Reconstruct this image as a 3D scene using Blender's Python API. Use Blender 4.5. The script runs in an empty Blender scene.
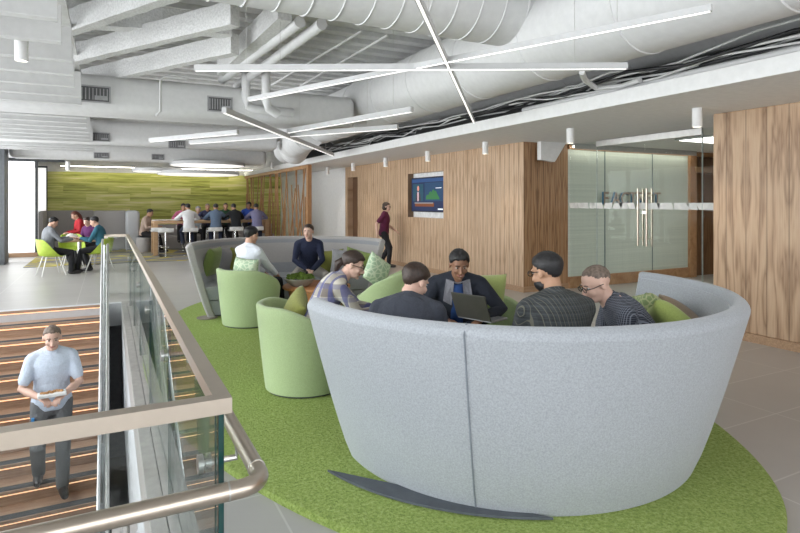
import bpy, bmesh, math, random
from math import sin, cos, pi, radians, sqrt, atan2, tan, atan
from mathutils import Vector, Matrix, Quaternion
V = Vector
random.seed(7)
SC = bpy.context.scene
COL = SC.collection
CAMZ = 1.65
FPX = 565.0
TH = radians(27.3)

def UD(u, d):
    return (d*sin(TH)+u*cos(TH), d*cos(TH)-u*sin(TH))
def PD(px, d):
    return UD((px-400)/FPX*d, d)
def F(px, py, z=0.0):
    return PD(px, (CAMZ-z)*FPX/(py-202.0))
def XY(px, Y):
    return (Y*tan(atan((px-400)/FPX)+TH), Y)
def XonX(px, X):
    return (X, X/tan(atan((px-400)/FPX)+TH))
def proj(p):
    d = p[0]*sin(TH)+p[1]*cos(TH); u = p[0]*cos(TH)-p[1]*sin(TH)
    return (400+u/d*FPX, 202-(p[2]-CAMZ)/d*FPX)

# ------------------------------------------------------------------ materials
MATS = {}
class NT:
    def __init__(s, name):
        s.m = bpy.data.materials.new(name); s.m.use_nodes = True
        s.t = s.m.node_tree; s.n = s.t.nodes; s.l = s.t.links
        s.b = s.n['Principled BSDF']; s.out = s.n['Material Output']
    def add(s, typ, **kw):
        nd = s.n.new(typ)
        for k, v in kw.items(): setattr(nd, k, v)
        return nd
    def link(s, a, b): s.l.new(a, b)
    def coord(s, which='Object', scale=(1,1,1), rot=(0,0,0), loc=(0,0,0)):
        tc = s.add('ShaderNodeTexCoord'); mp = s.add('ShaderNodeMapping')
        mp.inputs['Scale'].default_value = scale; mp.inputs['Rotation'].default_value = rot; mp.inputs['Location'].default_value = loc
        s.link(tc.outputs[which], mp.inputs['Vector']); return mp.outputs['Vector']
    def math(s, op, a, b=None, c=None, clamp=False):
        nd = s.add('ShaderNodeMath', operation=op); nd.use_clamp = clamp
        for i, x in enumerate((a, b, c)):
            if x is None: continue
            if isinstance(x, (int, float)): nd.inputs[i].default_value = x
            else: s.link(x, nd.inputs[i])
        return nd.outputs[0]
    def noise(s, vec, scale=5, detail=4, rough=.55, dist=0):
        nd = s.add('ShaderNodeTexNoise'); nd.inputs['Scale'].default_value = scale; nd.inputs['Detail'].default_value = detail
        nd.inputs['Roughness'].default_value = rough; nd.inputs['Distortion'].default_value = dist
        s.link(vec, nd.inputs['Vector']); return nd.outputs['Fac']
    def ramp(s, fac, stops):
        nd = s.add('ShaderNodeValToRGB'); e = nd.color_ramp.elements
        while len(e) < len(stops): e.new(.5)
        for el, (p, c) in zip(e, stops):
            el.position = p; el.color = (c[0], c[1], c[2], 1)
        s.link(fac, nd.inputs['Fac']); return nd.outputs['Color']
    def mix(s, fac, a, b):
        nd = s.add('ShaderNodeMix', data_type='RGBA')
        for x, i in ((fac, 0), (a, 6), (b, 7)):
            if isinstance(x, (int, float)): nd.inputs[i].default_value = x
            elif isinstance(x, tuple): nd.inputs[i].default_value = (x[0], x[1], x[2], 1)
            else: s.link(x, nd.inputs[i])
        return nd.outputs[2]
    def bump(s, h, strength=.3, dist=.01):
        nd = s.add('ShaderNodeBump'); nd.inputs['Strength'].default_value = strength; nd.inputs['Distance'].default_value = dist
        s.link(h, nd.inputs['Height']); s.link(nd.outputs['Normal'], s.b.inputs['Normal'])
    def setc(s, c): s.link(c, s.b.inputs['Base Color'])
    def sep(s, vec):
        nd = s.add('ShaderNodeSeparateXYZ'); s.link(vec, nd.inputs[0]); return nd.outputs
    def comb(s, x, y, z):
        nd = s.add('ShaderNodeCombineXYZ')
        for i, a in enumerate((x, y, z)):
            if isinstance(a, (int, float)): nd.inputs[i].default_value = a
            else: s.link(a, nd.inputs[i])
        return nd.outputs[0]

def plain(name, col, rough=.6, metal=0, var=.06, scale=12, bump=0, bscale=60, bdist=.004, sheen=0):
    if name in MATS: return MATS[name]
    t = NT(name)
    t.b.inputs['Roughness'].default_value = rough; t.b.inputs['Metallic'].default_value = metal
    v = t.coord()
    n = t.noise(v, scale, 3)
    c1 = tuple(min(1, x*(1-var*2)) for x in col); c2 = tuple(min(1, x*(1+var*2)) for x in col)
    t.setc(t.ramp(n, [(.3, c1), (.7, c2)]))
    if bump: t.bump(t.noise(v, bscale, 3), bump, bdist)
    if sheen: t.b.inputs['Sheen Weight'].default_value = sheen
    MATS[name] = t.m; return t.m

def fabric(name, col, var=.12, scale=90, bump=.35, col2=None):
    if name in MATS: return MATS[name]
    t = NT(name); t.b.inputs['Roughness'].default_value = .95
    t.b.inputs['Sheen Weight'].default_value = .25
    v = t.coord()
    n = t.noise(v, scale, 4, .7)
    n2 = t.noise(v, 7, 3)
    c1 = tuple(x*(1-var) for x in col); c2 = col2 or tuple(min(1, x*(1+var)) for x in col)
    c = t.ramp(n, [(.35, c1), (.65, c2)])
    t.setc(t.mix(t.math('MULTIPLY', n2, .18), c, tuple(x*.75 for x in col)))
    t.bump(n, bump, .003)
    MATS[name] = t.m; return t.m

def cloth(name, col, bump=.5, wr=14):
    """garment: woven colour and soft folds"""
    if name in MATS: return MATS[name]
    t = NT(name); t.b.inputs['Roughness'].default_value = .9
    v = t.coord()
    n = t.noise(v, 120, 2)
    c1 = tuple(x*.9 for x in col); c2 = tuple(min(1, x*1.08) for x in col)
    t.setc(t.ramp(n, [(.35, c1), (.65, c2)]))
    t.bump(t.noise(v, wr, 3, .5, .6), bump, .03)
    MATS[name] = t.m; return t.m

def plaid(name, base, lines, sx, sz, w=.18, base2=None, vert_only=False, coordrot=(0,0,0)):
    """crossing stripes: lines=(colour_vertical, colour_horizontal)"""
    if name in MATS: return MATS[name]
    t = NT(name); t.b.inputs['Roughness'].default_value = .9
    v = t.coord(rot=coordrot); o = t.sep(v)
    ax = t.math('ADD', o[0], t.math('MULTIPLY', o[1], .6))
    fx = t.math('FRACT', t.math('MULTIPLY', ax, sx)); fz = t.math('FRACT', t.math('MULTIPLY', o[2], sz))
    lx = t.math('LESS_THAN', fx, w); lz = t.math('LESS_THAN', fz, w)
    c = base
    if base2:
        bx = t.math('LESS_THAN', t.math('FRACT', t.math('ADD', t.math('MULTIPLY', ax, sx*.5), .3)), .5)
        bz = t.math('LESS_THAN', t.math('FRACT', t.math('ADD', t.math('MULTIPLY', o[2], sz*.5), .3)), .5)
        c = t.mix(t.math('MULTIPLY', t.math('ADD', bx, bz), .5), base, base2)
    c = t.mix(t.math('MULTIPLY', lx, .75), c, lines[0])
    if not vert_only: c = t.mix(t.math('MULTIPLY', lz, .4), c, lines[1])
    t.setc(c); t.bump(t.noise(v, 14, 3), .4, .03)
    MATS[name] = t.m; return t.m

def emit(name, col, strength):
    if name in MATS: return MATS[name]
    t = NT(name); t.b.inputs['Base Color'].default_value = (*col, 1)
    t.b.inputs['Emission Color'].default_value = (*col, 1); t.b.inputs['Emission Strength'].default_value = strength
    MATS[name] = t.m; return t.m

def glassm(name, tint=(.93,.97,.96), refl=1.0, ior=1.45, rough=.0):
    if name in MATS: return MATS[name]
    t = NT(name); t.n.remove(t.b)
    tr = t.add('ShaderNodeBsdfTransparent'); tr.inputs['Color'].default_value = (*tint, 1)
    gl = t.add('ShaderNodeBsdfGlossy'); gl.inputs['Roughness'].default_value = rough; gl.inputs['Color'].default_value = (.95,.97,.97,1)
    fr = t.add('ShaderNodeFresnel'); fr.inputs['IOR'].default_value = ior
    mx = t.add('ShaderNodeMixShader')
    t.link(t.math('MULTIPLY', fr.outputs[0], refl, clamp=True), mx.inputs[0]); t.link(tr.outputs[0], mx.inputs[1]); t.link(gl.outputs[0], mx.inputs[2])
    t.link(mx.outputs[0], t.out.inputs['Surface'])
    MATS[name] = t.m; return t.m

def wood_wall(name, axis, cols, strip=.16, rough=.45, zs=1.0, groove=.0):
    """book-matched flame veneer; axis = which world axis runs along the wall (0 x, 1 y)"""
    if name in MATS: return MATS[name]
    t = NT(name); t.b.inputs['Roughness'].default_value = rough
    o = t.sep(t.coord())
    a = o[axis]
    pp = t.math('PINGPONG', a, strip)                     # mirrored leaves of veneer
    leaf = t.math('FLOOR', t.math('DIVIDE', a, strip*2))
    n0 = t.noise(t.comb(t.math('MULTIPLY', leaf, 3.7), 0, t.math('MULTIPLY', o[2], .9*zs)), 1.0, 2)
    # cathedral: contour of x^2 against height
    xx = t.math('MULTIPLY', pp, 1/strip)
    nz = t.noise(t.comb(t.math('MULTIPLY', pp, 1.2/strip), t.math('MULTIPLY', leaf, .22), t.math('MULTIPLY', o[2], .55*zs)), 1.2, 3, .5, .2)
    band = t.math('ADD', t.math('MULTIPLY', xx, 1.6), t.math('MULTIPLY', nz, 5.0))
    w = t.math('ABSOLUTE', t.math('SINE', t.math('MULTIPLY', band, 3.1)))
    fine = t.noise(t.comb(t.math('MULTIPLY', pp, 140), t.math('MULTIPLY', leaf, 5.1), t.math('MULTIPLY', o[2], 1.6)), 1.0, 3, .7)
    f = t.math('ADD', t.math('MULTIPLY', w, .36), t.math('MULTIPLY', fine, .60))
    f = t.math('ADD', f, t.math('MULTIPLY', n0, .1))
    c = t.ramp(f, [(.2, cols[0]), (.42, cols[1]), (.62, cols[2]), (.85, cols[3])])
    if groove:
        g = t.math('LESS_THAN', t.math('PINGPONG', a, strip/2), .006)
        c = t.mix(t.math('MULTIPLY', g, groove), c, tuple(x*.5 for x in cols[0]))
        t.bump(t.math('SUBTRACT', 1.0, g), .5, .01)
    t.setc(c)
    MATS[name] = t.m; return t.m

def wood_plain(name, c1, c2, scale=(2,30,30), rough=.45, coord='Object'):
    if name in MATS: return MATS[name]
    t = NT(name); t.b.inputs['Roughness'].default_value = rough
    n = t.noise(t.coord(coord, scale), 1.5, 5, .6, .5)
    t.setc(t.ramp(n, [(.3, c1), (.7, c2)])); t.bump(n, .1, .003)
    MATS[name] = t.m; return t.m

# ------------------------------------------------------------------ mesh builder
def frame_from(d, up=V((0,0,1))):
    d = d.normalized()
    if abs(d.dot(up)) > .98: up = V((0,1,0))
    s = d.cross(up).normalized(); u = s.cross(d).normalized()
    return s, u, d
class MB:
    def __init__(s): s.bm = bmesh.new()
    def box(s, lo, hi, bev=0, seg=2, M=None):
        lo, hi = V(lo), V(hi); c = (lo+hi)/2; sz = hi-lo
        r = bmesh.ops.create_cube(s.bm, size=1)
        vs = r['verts']
        for v in vs: v.co = V((v.co.x*sz.x+c.x, v.co.y*sz.y+c.y, v.co.z*sz.z+c.z))
        if bev:
            es = list({e for v in vs for e in v.link_edges})
            rr = bmesh.ops.bevel(s.bm, geom=es, offset=bev, segments=seg, affect='EDGES', profile=.5)
            vs = list({v for f in rr['faces'] for v in f.verts} | {v for v in vs if v.is_valid})
        if M is not None:
            for v in vs: v.co = M @ v.co
        return s
    def prism(s, pts, ext):
        """pts: list of 3D points (polygon), ext: extrusion vector"""
        a = [s.bm.verts.new(V(p)) for p in pts]; b = [s.bm.verts.new(V(p)+V(ext)) for p in pts]
        n = len(a); s.bm.faces.new(a); s.bm.faces.new(b[::-1])
        for i in range(n): s.bm.faces.new((a[i], b[i], b[(i+1)%n], a[(i+1)%n]))
        return s
    def rings(s, rings, cap=True, closed=True):
        vr = [[s.bm.verts.new(p) for p in r] for r in rings]
        n = len(vr[0])
        for i in range(len(vr)-1):
            for j in range(n if closed else n-1):
                k = (j+1) % n
                s.bm.faces.new((vr[i][j], vr[i][k], vr[i+1][k], vr[i+1][j]))
        if cap and closed:
            s.bm.faces.new(vr[0][::-1]); s.bm.faces.new(vr[-1])
        return s
    def tube(s, pts, rad, n=12, cap=True, flat=1.0, up=V((0,0,1)), closed=False):
        pts = [V(p) for p in pts]
        if not isinstance(rad, (list, tuple)): rad = [rad]*len(pts)
        rr = []; prev = None
        for i, p in enumerate(pts):
            if closed: d = pts[(i+1) % len(pts)]-pts[i-1]
            else: d = (pts[min(i+1, len(pts)-1)]-pts[max(i-1, 0)])
            sd, u, _ = frame_from(d, up)
            if prev is not None and prev.dot(sd) < 0: sd, u = -sd, -u
            prev = sd
            rr.append([p+(sd*cos(2*pi*k/n)+u*sin(2*pi*k/n)*flat)*rad[i] for k in range(n)])
        if closed: rr.append(rr[0]); 
        if closed:
            vr = [[s.bm.verts.new(p) for p in r] for r in rr[:-1]]
            m = len(vr)
            for i in range(m):
                for j in range(n):
                    k = (j+1) % n; ii = (i+1) % m
                    s.bm.faces.new((vr[i][j], vr[i][k], vr[ii][k], vr[ii][j]))
            return s
        return s.rings(rr, cap)
    def capsule(s, pts, rad, n=12):
        """tube with rounded ends"""
        pts = [V(p) for p in pts]; rad = list(rad) if isinstance(rad, (list, tuple)) else [rad]*len(pts)
        d0 = (pts[0]-pts[1]).normalized(); d1 = (pts[-1]-pts[-2]).normalized()
        P = [pts[0]+d0*rad[0]*.98, pts[0]+d0*rad[0]*.7]+pts+[pts[-1]+d1*rad[-1]*.7, pts[-1]+d1*rad[-1]*.98]
        R = [rad[0]*.2, rad[0]*.71]+rad+[rad[-1]*.71, rad[-1]*.2]
        return s.tube(P, R, n)
    def ell(s, c, r, n=16, m=10, M=None, fn=None):
        c = V(c); rr = []
        for i in range(m+1):
            ph = -pi/2+pi*i/m
            ph = max(-pi/2+.12, min(pi/2-.12, ph))
            ring = []
            for j in range(n):
                a = 2*pi*j/n
                d = V((cos(ph)*cos(a), cos(ph)*sin(a), sin(ph)))
                k = fn(d) if fn else 1
                p = V((d.x*r[0], d.y*r[1], d.z*r[2]))*k
                if M is not None: p = M @ p
                ring.append(c+p)
            rr.append(ring)
        return s.rings(rr, True)
    def lathe(s, prof, n=32, c=(0,0,0), M=None, closed=False):
        """prof (r,z) list; capped when closed False"""
        c = V(c); rr = []
        for r, z in prof:
            ring = [V((r*cos(2*pi*k/n), r*sin(2*pi*k/n), z)) for k in range(n)]
            rr.append([(M @ p if M is not None else p)+c for p in ring])
        return s.rings(rr, not closed)
    def xf(s, M):
        for v in s.bm.verts: v.co = M @ v.co
        return s
    def build(s, name, mat, parent=None, smooth=True, loc=None, rotz=0, angle=35):
        bmesh.ops.recalc_face_normals(s.bm, faces=s.bm.faces)
        me = bpy.data.meshes.new(name); s.bm.to_mesh(me); s.bm.free()
        for m in (mat if isinstance(mat, (list, tuple)) else [mat]): me.materials.append(m)
        o = bpy.data.objects.new(name, me); COL.objects.link(o)
        if parent: o.parent = parent
        if loc is not None: o.location = loc
        o.rotation_euler.z = rotz
        if smooth: smooth_by_angle(me, angle)
        return o
def smooth_by_angle(me, ang=35):
    for p in me.polygons: p.use_smooth = True
    bm = bmesh.new(); bm.from_mesh(me)
    for e in bm.edges:
        if len(e.link_faces) == 2: e.smooth = e.calc_face_angle(0) < radians(ang)
    bm.to_mesh(me); bm.free()

def tag(o, label, cat, group=None, kind=None):
    if label: o['label'] = label
    if cat: o['category'] = cat
    if group: o['group'] = group
    if kind: o['kind'] = kind
    return o
def thing(name, label, cat, loc=(0,0,0), rotz=0, group=None):
    o = bpy.data.objects.new(name, None); COL.objects.link(o); o.empty_display_size = .2
    o.location = loc; o.rotation_euler.z = rotz
    return tag(o, label, cat, group)
def struct(name, mb, mat, smooth=False):
    o = mb.build(name, mat, None, smooth); o['kind'] = 'structure'; return o
def dup(root, loc, rotz=0, label=None, group=None, scale=None):
    r = root.copy(); COL.objects.link(r); r.location = loc; r.rotation_euler = (0, 0, rotz)
    if label: r['label'] = label
    if group: r['group'] = group
    if scale: r.scale = scale
    for ch in list(root.children):
        c = ch.copy(); COL.objects.link(c); c.parent = r
        for g in ch.children:
            d = g.copy(); COL.objects.link(d); d.parent = c
    return r
def remeshed(mb, voxel, name, mat, parent=None, iters=2):
    bmesh.ops.recalc_face_normals(mb.bm, faces=mb.bm.faces)
    me = bpy.data.meshes.new('tmp'); mb.bm.to_mesh(me); mb.bm.free()
    o = bpy.data.objects.new('tmp', me); COL.objects.link(o)
    m = o.modifiers.new('r', 'REMESH'); m.mode = 'VOXEL'; m.voxel_size = voxel
    if iters:
        sm = o.modifiers.new('s', 'SMOOTH'); sm.factor = .5; sm.iterations = iters
    dg = bpy.context.evaluated_depsgraph_get()
    me2 = bpy.data.meshes.new_from_object(o.evaluated_get(dg))
    bpy.data.objects.remove(o); bpy.data.meshes.remove(me)
    me2.name = name; me2.materials.clear(); me2.materials.append(mat)
    for p in me2.polygons: p.use_smooth = True
    ob = bpy.data.objects.new(name, me2); COL.objects.link(ob)
    if parent: ob.parent = parent
    return ob
# ------------------------------------------------------------------ palette
WHITE = plain('white_paint', (.80,.80,.795), .7, var=.02)
CEILW = plain('ceiling_paint', (.66,.66,.655), .8, var=.03, bump=.3, bscale=8, bdist=.01)
DUCTW = plain('duct_paint', (.67,.67,.67), .55, var=.02)
FIREP = plain('fireproofing_spray', (.66,.66,.655), .95, var=.06, scale=40, bump=.6, bscale=35, bdist=.02)
SHADEV = plain('plenum_shade', (.03,.03,.032), .9)  # shade of the unlit plenum put into the colour
WALNUT = [(.17,.095,.05), (.33,.205,.12), (.46,.305,.19), (.56,.40,.265)]
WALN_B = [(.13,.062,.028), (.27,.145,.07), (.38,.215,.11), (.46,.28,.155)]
WOODY = wood_wall('walnut_veneer_side', 1, [(.27,.165,.095), (.43,.285,.175), (.55,.385,.255), (.63,.46,.32)], .14, groove=.8)
WOODN = wood_wall('walnut_veneer_panel', 1, WALNUT, .24, groove=.5)
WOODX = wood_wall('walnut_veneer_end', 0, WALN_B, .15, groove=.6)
SKIRT = wood_plain('walnut_skirting', (.30,.18,.10), (.48,.31,.19))
OAK = wood_plain('oak_timber', (.42,.25,.13), (.60,.40,.23))
SLATW = wood_plain('slat_timber', (.30,.15,.065), (.52,.29,.14), (20,20,3))
ORANGEW = wood_plain('cherry_timber', (.42,.17,.06), (.62,.29,.12))
STAIRW = wood_plain('stair_timber', (.34,.21,.14), (.54,.37,.26), (3,40,40), .4)
STAIRD = plain('stair_grip_strip', (.045,.05,.055), .7)
STEEL = plain('brushed_steel', (.62,.61,.59), .3, 1, var=.04)
NICKEL = plain('satin_nickel_bronze', (.55,.475,.40), .32, 1, var=.01, scale=30)
ALU = plain('satin_aluminium', (.66,.67,.68), .38, .9)
CHROME = plain('chrome', (.8,.8,.8), .12, 1)
DARKM = plain('dark_metal', (.06,.065,.07), .5, .3)
BLACK = plain('black_plastic', (.02,.02,.022), .4)
GLASS = glassm('guard_glass', (.97,.99,.985), .75, 1.45)
GLASSE = plain('glass_edge_green', (.006,.055,.05), .15)
WGLASS = glassm('window_glass', (.98,.99,.99), .5)
DGLASS = glassm('door_glass', (.965,.985,.975), .05)
GREYF = fabric('grey_felt_light', (.36,.38,.41), .16, 110)
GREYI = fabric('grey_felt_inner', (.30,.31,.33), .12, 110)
GREYB = fabric('booth_grey_fabric', (.40,.38,.37), .1, 90)
GREYP = fabric('grey_cushion', (.30,.30,.315), .12, 110)
GREENC = fabric('sage_green_wool', (.38,.47,.25), .10, 110)
GREENR = fabric('yellow_green_wool', (.42,.49,.17), .10, 110)
GREENP = fabric('green_cushion', (.20,.27,.075), .16, 110)
OLIVEP = fabric('olive_cushion', (.25,.26,.06), .16, 110)
LIMEP = fabric('lime_cushion', (.38,.46,.13), .12, 110)
LIMES = plain('lime_shell', (.36,.48,.05), .5)
def patterned(name, a, b, sc=16):
    t = NT(name); t.b.inputs['Roughness'].default_value = .9
    vo = t.add('ShaderNodeTexVoronoi', feature='DISTANCE_TO_EDGE'); vo.inputs['Scale'].default_value = sc
    t.link(t.coord(), vo.inputs['Vector'])
    t.setc(t.ramp(vo.outputs['Distance'], [(.06, a), (.14, b)])); MATS[name] = t.m; return t.m
MINTP = patterned('mint_pattern_cushion', (.62,.70,.52), (.36,.50,.33))
SAGEP = patterned('sage_leaf_cushion', (.42,.44,.25), (.22,.29,.13), 22)
BROWNP = fabric('brown_cushion', (.28,.20,.13), .1)

def floor_mat():
    t = NT('grey_porcelain_tile'); t.b.inputs['Roughness'].default_value = .34
    v = t.coord('Object', (1,1,1), loc=(-.813+1.27*2, -1.95+.62*4, 0))
    br = t.add('ShaderNodeTexBrick'); br.offset = 0; br.inputs['Scale'].default_value = 1
    br.inputs['Brick Width'].default_value = 1.27; br.inputs['Row Height'].default_value = .62
    br.inputs['Mortar Size'].default_value = .006; br.inputs['Mortar Smooth'].default_value = .1
    br.inputs['Color1'].default_value = (.43,.415,.40,1); br.inputs['Color2'].default_value = (.46,.445,.425,1)
    br.inputs['Mortar'].default_value = (.58,.57,.55,1)
    t.link(v, br.inputs['Vector'])
    n = t.noise(t.coord('Object', (1,1,1)), 1.6, 6, .65)
    t.setc(t.mix(t.math('MULTIPLY', n, .35), br.outputs['Color'], (.24,.225,.21)))
    t.b.inputs['Specular IOR Level'].default_value = .7
    return t.m
FLOORM = floor_mat()

def rug_mat():
    t = NT('grass_green_rug_pile'); t.b.inputs['Roughness'].default_value = 1
    v = t.coord()
    n = t.noise(v, 48, 4, .8); n2 = t.noise(v, 3, 3)
    c = t.ramp(n, [(.3, (.16,.24,.04)), (.5, (.35,.46,.11)), (.72, (.60,.70,.27))])
    t.setc(t.mix(t.math('MULTIPLY', n2, .3), c, (.28,.38,.08)))
    t.bump(n, 1.0, .03)
    return t.m
RUGM = rug_mat()

def green_wall_mat():
    t = NT('green_timber_panels'); t.b.inputs['Roughness'].default_value = .35
    v = t.coord('Object', (1,1,1))
    br = t.add('ShaderNodeTexBrick'); br.offset = .5; br.inputs['Scale'].default_value = 1
    br.inputs['Brick Width'].default_value = 1.5; br.inputs['Row Height'].default_value = .28
    br.inputs['Mortar Size'].default_value = .004
    br.inputs['Color1'].default_value = (0,0,0,1); br.inputs['Color2'].default_value = (1,1,1,1); br.inputs['Mortar'].default_value = (.5,.5,.5,1)
    o = t.sep(v); t.link(t.comb(o[0], o[2], 0), br.inputs['Vector'])
    bw = t.add('ShaderNodeRGBToBW'); t.link(br.outputs['Color'], bw.inputs[0])
    n = t.noise(t.comb(t.math('MULTIPLY', o[0], .5), bw.outputs[0], t.math('MULTIPLY', o[2], 9)), 1.0, 6, .62, .4)
    f = t.math('ADD', t.math('MULTIPLY', n, .85), t.math('MULTIPLY', bw.outputs[0], .16))
    t.setc(t.ramp(f, [(.32, (.20,.20,.03)), (.43, (.42,.44,.08)), (.52, (.62,.62,.16)), (.66, (.78,.72,.36))]))
    return t.m
GREENW = green_wall_mat()

def frost_mat():
    t = NT('frosted_reeded_glass'); t.b.inputs['Roughness'].default_value = .6
    o = t.sep(t.coord())
    n = t.noise(t.comb(t.math('MULTIPLY', o[0], .35), 0, t.math('MULTIPLY', o[2], 25)), 1.0, 4, .6)
    n2 = t.noise(t.comb(t.math('MULTIPLY', o[0], 60), 0, o[2]), 1.0, 2)
    f = t.math('ADD', t.math('MULTIPLY', n, .7), t.math('MULTIPLY', n2, .3))
    t.setc(t.ramp(f, [(.35, (.48,.54,.49)), (.65, (.62,.67,.60))]))
    t.bump(n2, .15, .005)
    return t.m
FROST = frost_mat()

# ------------------------------------------------------------------ shell
OX0, OX1, OY0, OY1 = -2.45, .19, 1.74, 10.3           # stair opening
XR = 6.73; ZS = 2.75; ZD = 4.1
m = MB()
m.box((-2.7,-4,-.3), (13,OY0,0)); m.box((OX1,OY0,-.3), (13,OY1,0)); m.box((-2.7,OY0,-.3), (OX0,OY1,0)); m.box((-2.7,OY1,-.3), (13,25,0))
struct('floor', m, FLOORM)
struct('floor_lower', MB().box((-2.7,-4,-4.1), (4,25,-4)), plain('lower_floor', (.10,.10,.10), .6))
m = MB(); m.box((-2.7,-4,-4), (-2.5,25,-.3)); m.box((-2.7,OY0-.1,-4), (OX1,OY0,-.3)); m.box((3.0,-4,-4), (3.2,25,-.3)); m.box((-2.7,14,-4), (3,14.2,-.3))
struct('wall_lower', m, plain('lower_wall', (.28,.29,.30), .8))
m = MB(); m.box((OX1,OY0,-1.44), (OX1+.17,OY1,.004)); m.box((OX0-.02,OY1-.01,-.36), (OX1,OY1+.12,.003)); m.box((OX0-.1,OY0-.14,-.5), (OX1+.2,OY0,.004))
struct('trim_1', m, plain('slab_fascia_paint', (.62,.63,.65), .6, var=.02))
m = MB(); m.box((OX1,OY0,.004), (OX1+.075,OY1,.022)); m.box((OX1+.08,OY0,.004), (OX1+.17,OY1,.022))
struct('trim_2', m, plain('fascia_cap_metal', (.36,.34,.32), .5, .3))
# ceiling deck with ribs
m = MB(); m.box((-2.7,-4,ZD), (13,25,ZD+.1))
for i in range(72):
    y = -3.8+i*.4
    m.box((-2.7,y,ZD-.07), (6.6,y+.16,ZD))
struct('ceiling', m, CEILW)
# soffit
m = MB(); m.box((5.13,-4,ZS), (13,15.82,ZS+.16)); m.box((5.13,15.82,ZS), (7.0,24.5,ZS+.16))
struct('ceiling_soffit', m, WHITE)
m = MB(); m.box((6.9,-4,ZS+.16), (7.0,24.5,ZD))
struct('wall_plenum', m, SHADEV)  # back plane coloured near black, as the gap is unlit
# right wood wall with TV niche
NY0, NY1, NZ0, NZ1 = 10.9, 12.6, 1.27, 2.36
m = MB()
m.box((XR,8.12,.10), (XR+.35,NY0,ZS)); m.box((XR,NY1,.10), (XR+.35,15.85,ZS)); m.box((XR,NY0,.10), (XR+.35,NY1,NZ0)); m.box((XR,NY0,NZ1), (XR+.35,NY1,ZS))
m.box((XR,16.65,.10), (XR+.35,16.85,ZS)); m.box((XR,15.85,2.42), (XR+.35,16.65,ZS))
struct('wall_right', m, WOODY)
struct('wall_niche', MB().box((XR+.16,NY0,NZ0), (XR+.3,NY1,NZ1)), plain('niche_white', (.82,.83,.84), .6))
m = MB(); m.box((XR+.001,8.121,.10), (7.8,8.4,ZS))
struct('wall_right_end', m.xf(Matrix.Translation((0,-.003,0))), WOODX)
m = MB(); m.box((XR+.18,15.85,.0), (XR+.24,16.65,2.42)); struct('door_1', m, wood_plain('dark_walnut_door', (.10,.05,.025), (.18,.095,.05), (30,30,2)))
m = MB(); m.box((XR-.02,8.10,0), (XR+.3,15.85,.10)); m.box((XR+.301,8.10,0), (7.8,8.3,.10)); m.box((XR-.02,16.65,0), (XR+.3,16.85,.1))
struct('baseboard_right', m, SKIRT)
struct('wall_right_far', MB().box((XR,16.85,0), (XR+.3,24.5,ZS)), WHITE)
# near wood panel
struct('wall_right_near', MB().box((XR,-4,.10), (XR+.4,4.49,ZS), .01), WOODN)
struct('baseboard_right_near', MB().box((XR-.015,-4,0), (XR+.4,4.5,.10)), SKIRT)
# lobby behind the glass
struct('wall_frosted', MB().box((7.8,8.12,.22), (11.3,8.2,2.66)), FROST)
m = MB(); m.box((7.8,8.08,0), (11.3,8.3,.22), .01); m.box((7.8,8.08,2.66), (13,8.3,ZS)); m.box((11.3,8.05,0), (11.5,8.3,2.66)); 
struct('trim_3', m, wood_plain('lobby_walnut', (.30,.15,.07), (.48,.28,.15), (4,20,4)))
m = MB(); m.box((11.5,8.2,0), (13,8.3,ZS)); struct('wall_lobby', m, wood_wall('lobby_dark_veneer', 0, [(.06,.03,.015),(.12,.06,.03),(.17,.09,.045),(.22,.12,.06)], .2))
struct('wall_lobby_side', MB().box((12.9,-4,0), (13,8.2,ZS)), wood_wall('lobby_side_veneer', 1, WALN_B, .2))
struct('trim_4', MB().box((11.45,8.02,2.3), (12.9,8.2,2.42)), SKIRT)
# reveal lines between frosted panels
m = MB()
for px in (598, 645.5): 
    x = XY(px+7, 8.11)[0]; m.box((x-.006,8.105,.22), (x+.006,8.121,2.66))
struct('trim_5', m, plain('panel_joint', (.18,.22,.22), .4))
# far end
struct('wall_far', MB().box((-2.0,24.5,0), (XR+.3,24.6,2.78)), GREENW)
struct('wall_far_upper', MB().box((-2.9,24.6,0), (XR+.3,24.7,ZD)), WHITE)
# left windows
WY = [-4+i*1.52 for i in range(17)]
m = MB()
for y in WY: m.box((-2.78,y-.05,0), (-2.66,y+.05,ZD))
m.box((-2.78,-4,0), (-2.68,20.3,.12)); m.box((-2.78,-4,2.9), (-2.68,20.3,3.02)); m.box((-2.78,-4,ZD-.12), (-2.68,20.3,ZD))
wf = m.build('window_1', DARKM, None, False); wf['kind'] = 'structure'
p = MB().box((-2.735,-4,.12), (-2.725,20.3,ZD-.1)).build('pane', WGLASS, wf, False)
struct('wall_column', MB().box((-2.70,17.9,0), (-2.42,18.6,ZD)), plain('charcoal_column', (.12,.13,.14), .5))
# end window with a lowered roller blind
m = MB(); m.box((-2.75,20.3,0), (-1.93,20.42,.12)); m.box((-2.75,20.3,2.88), (-1.2,20.45,2.97)); m.box((-1.97,20.28,0), (-1.91,20.42,2.97))
w2 = m.build('window_2', DARKM, None, False); w2['kind'] = 'structure'
t_ = NT('roller_blind_sunlit_glow'); t_.b.inputs['Roughness'].default_value = .9; t_.b.inputs['Base Color'].default_value = (.9,.9,.9,1)
t_.b.inputs['Emission Color'].default_value = (1,1,1,1); t_.b.inputs['Emission Strength'].default_value = 1.1  # emission stands for sunlight glowing through the blinds
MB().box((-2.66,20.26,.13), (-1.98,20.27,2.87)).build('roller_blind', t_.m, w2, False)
struct('baseboard_window', MB().box((-2.7,20.18,0), (-1.9,20.32,.12)), SKIRT)
MB().box((-2.66,20.36,.13), (-1.98,20.37,2.87)).build('pane', WGLASS, w2, False)
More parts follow.
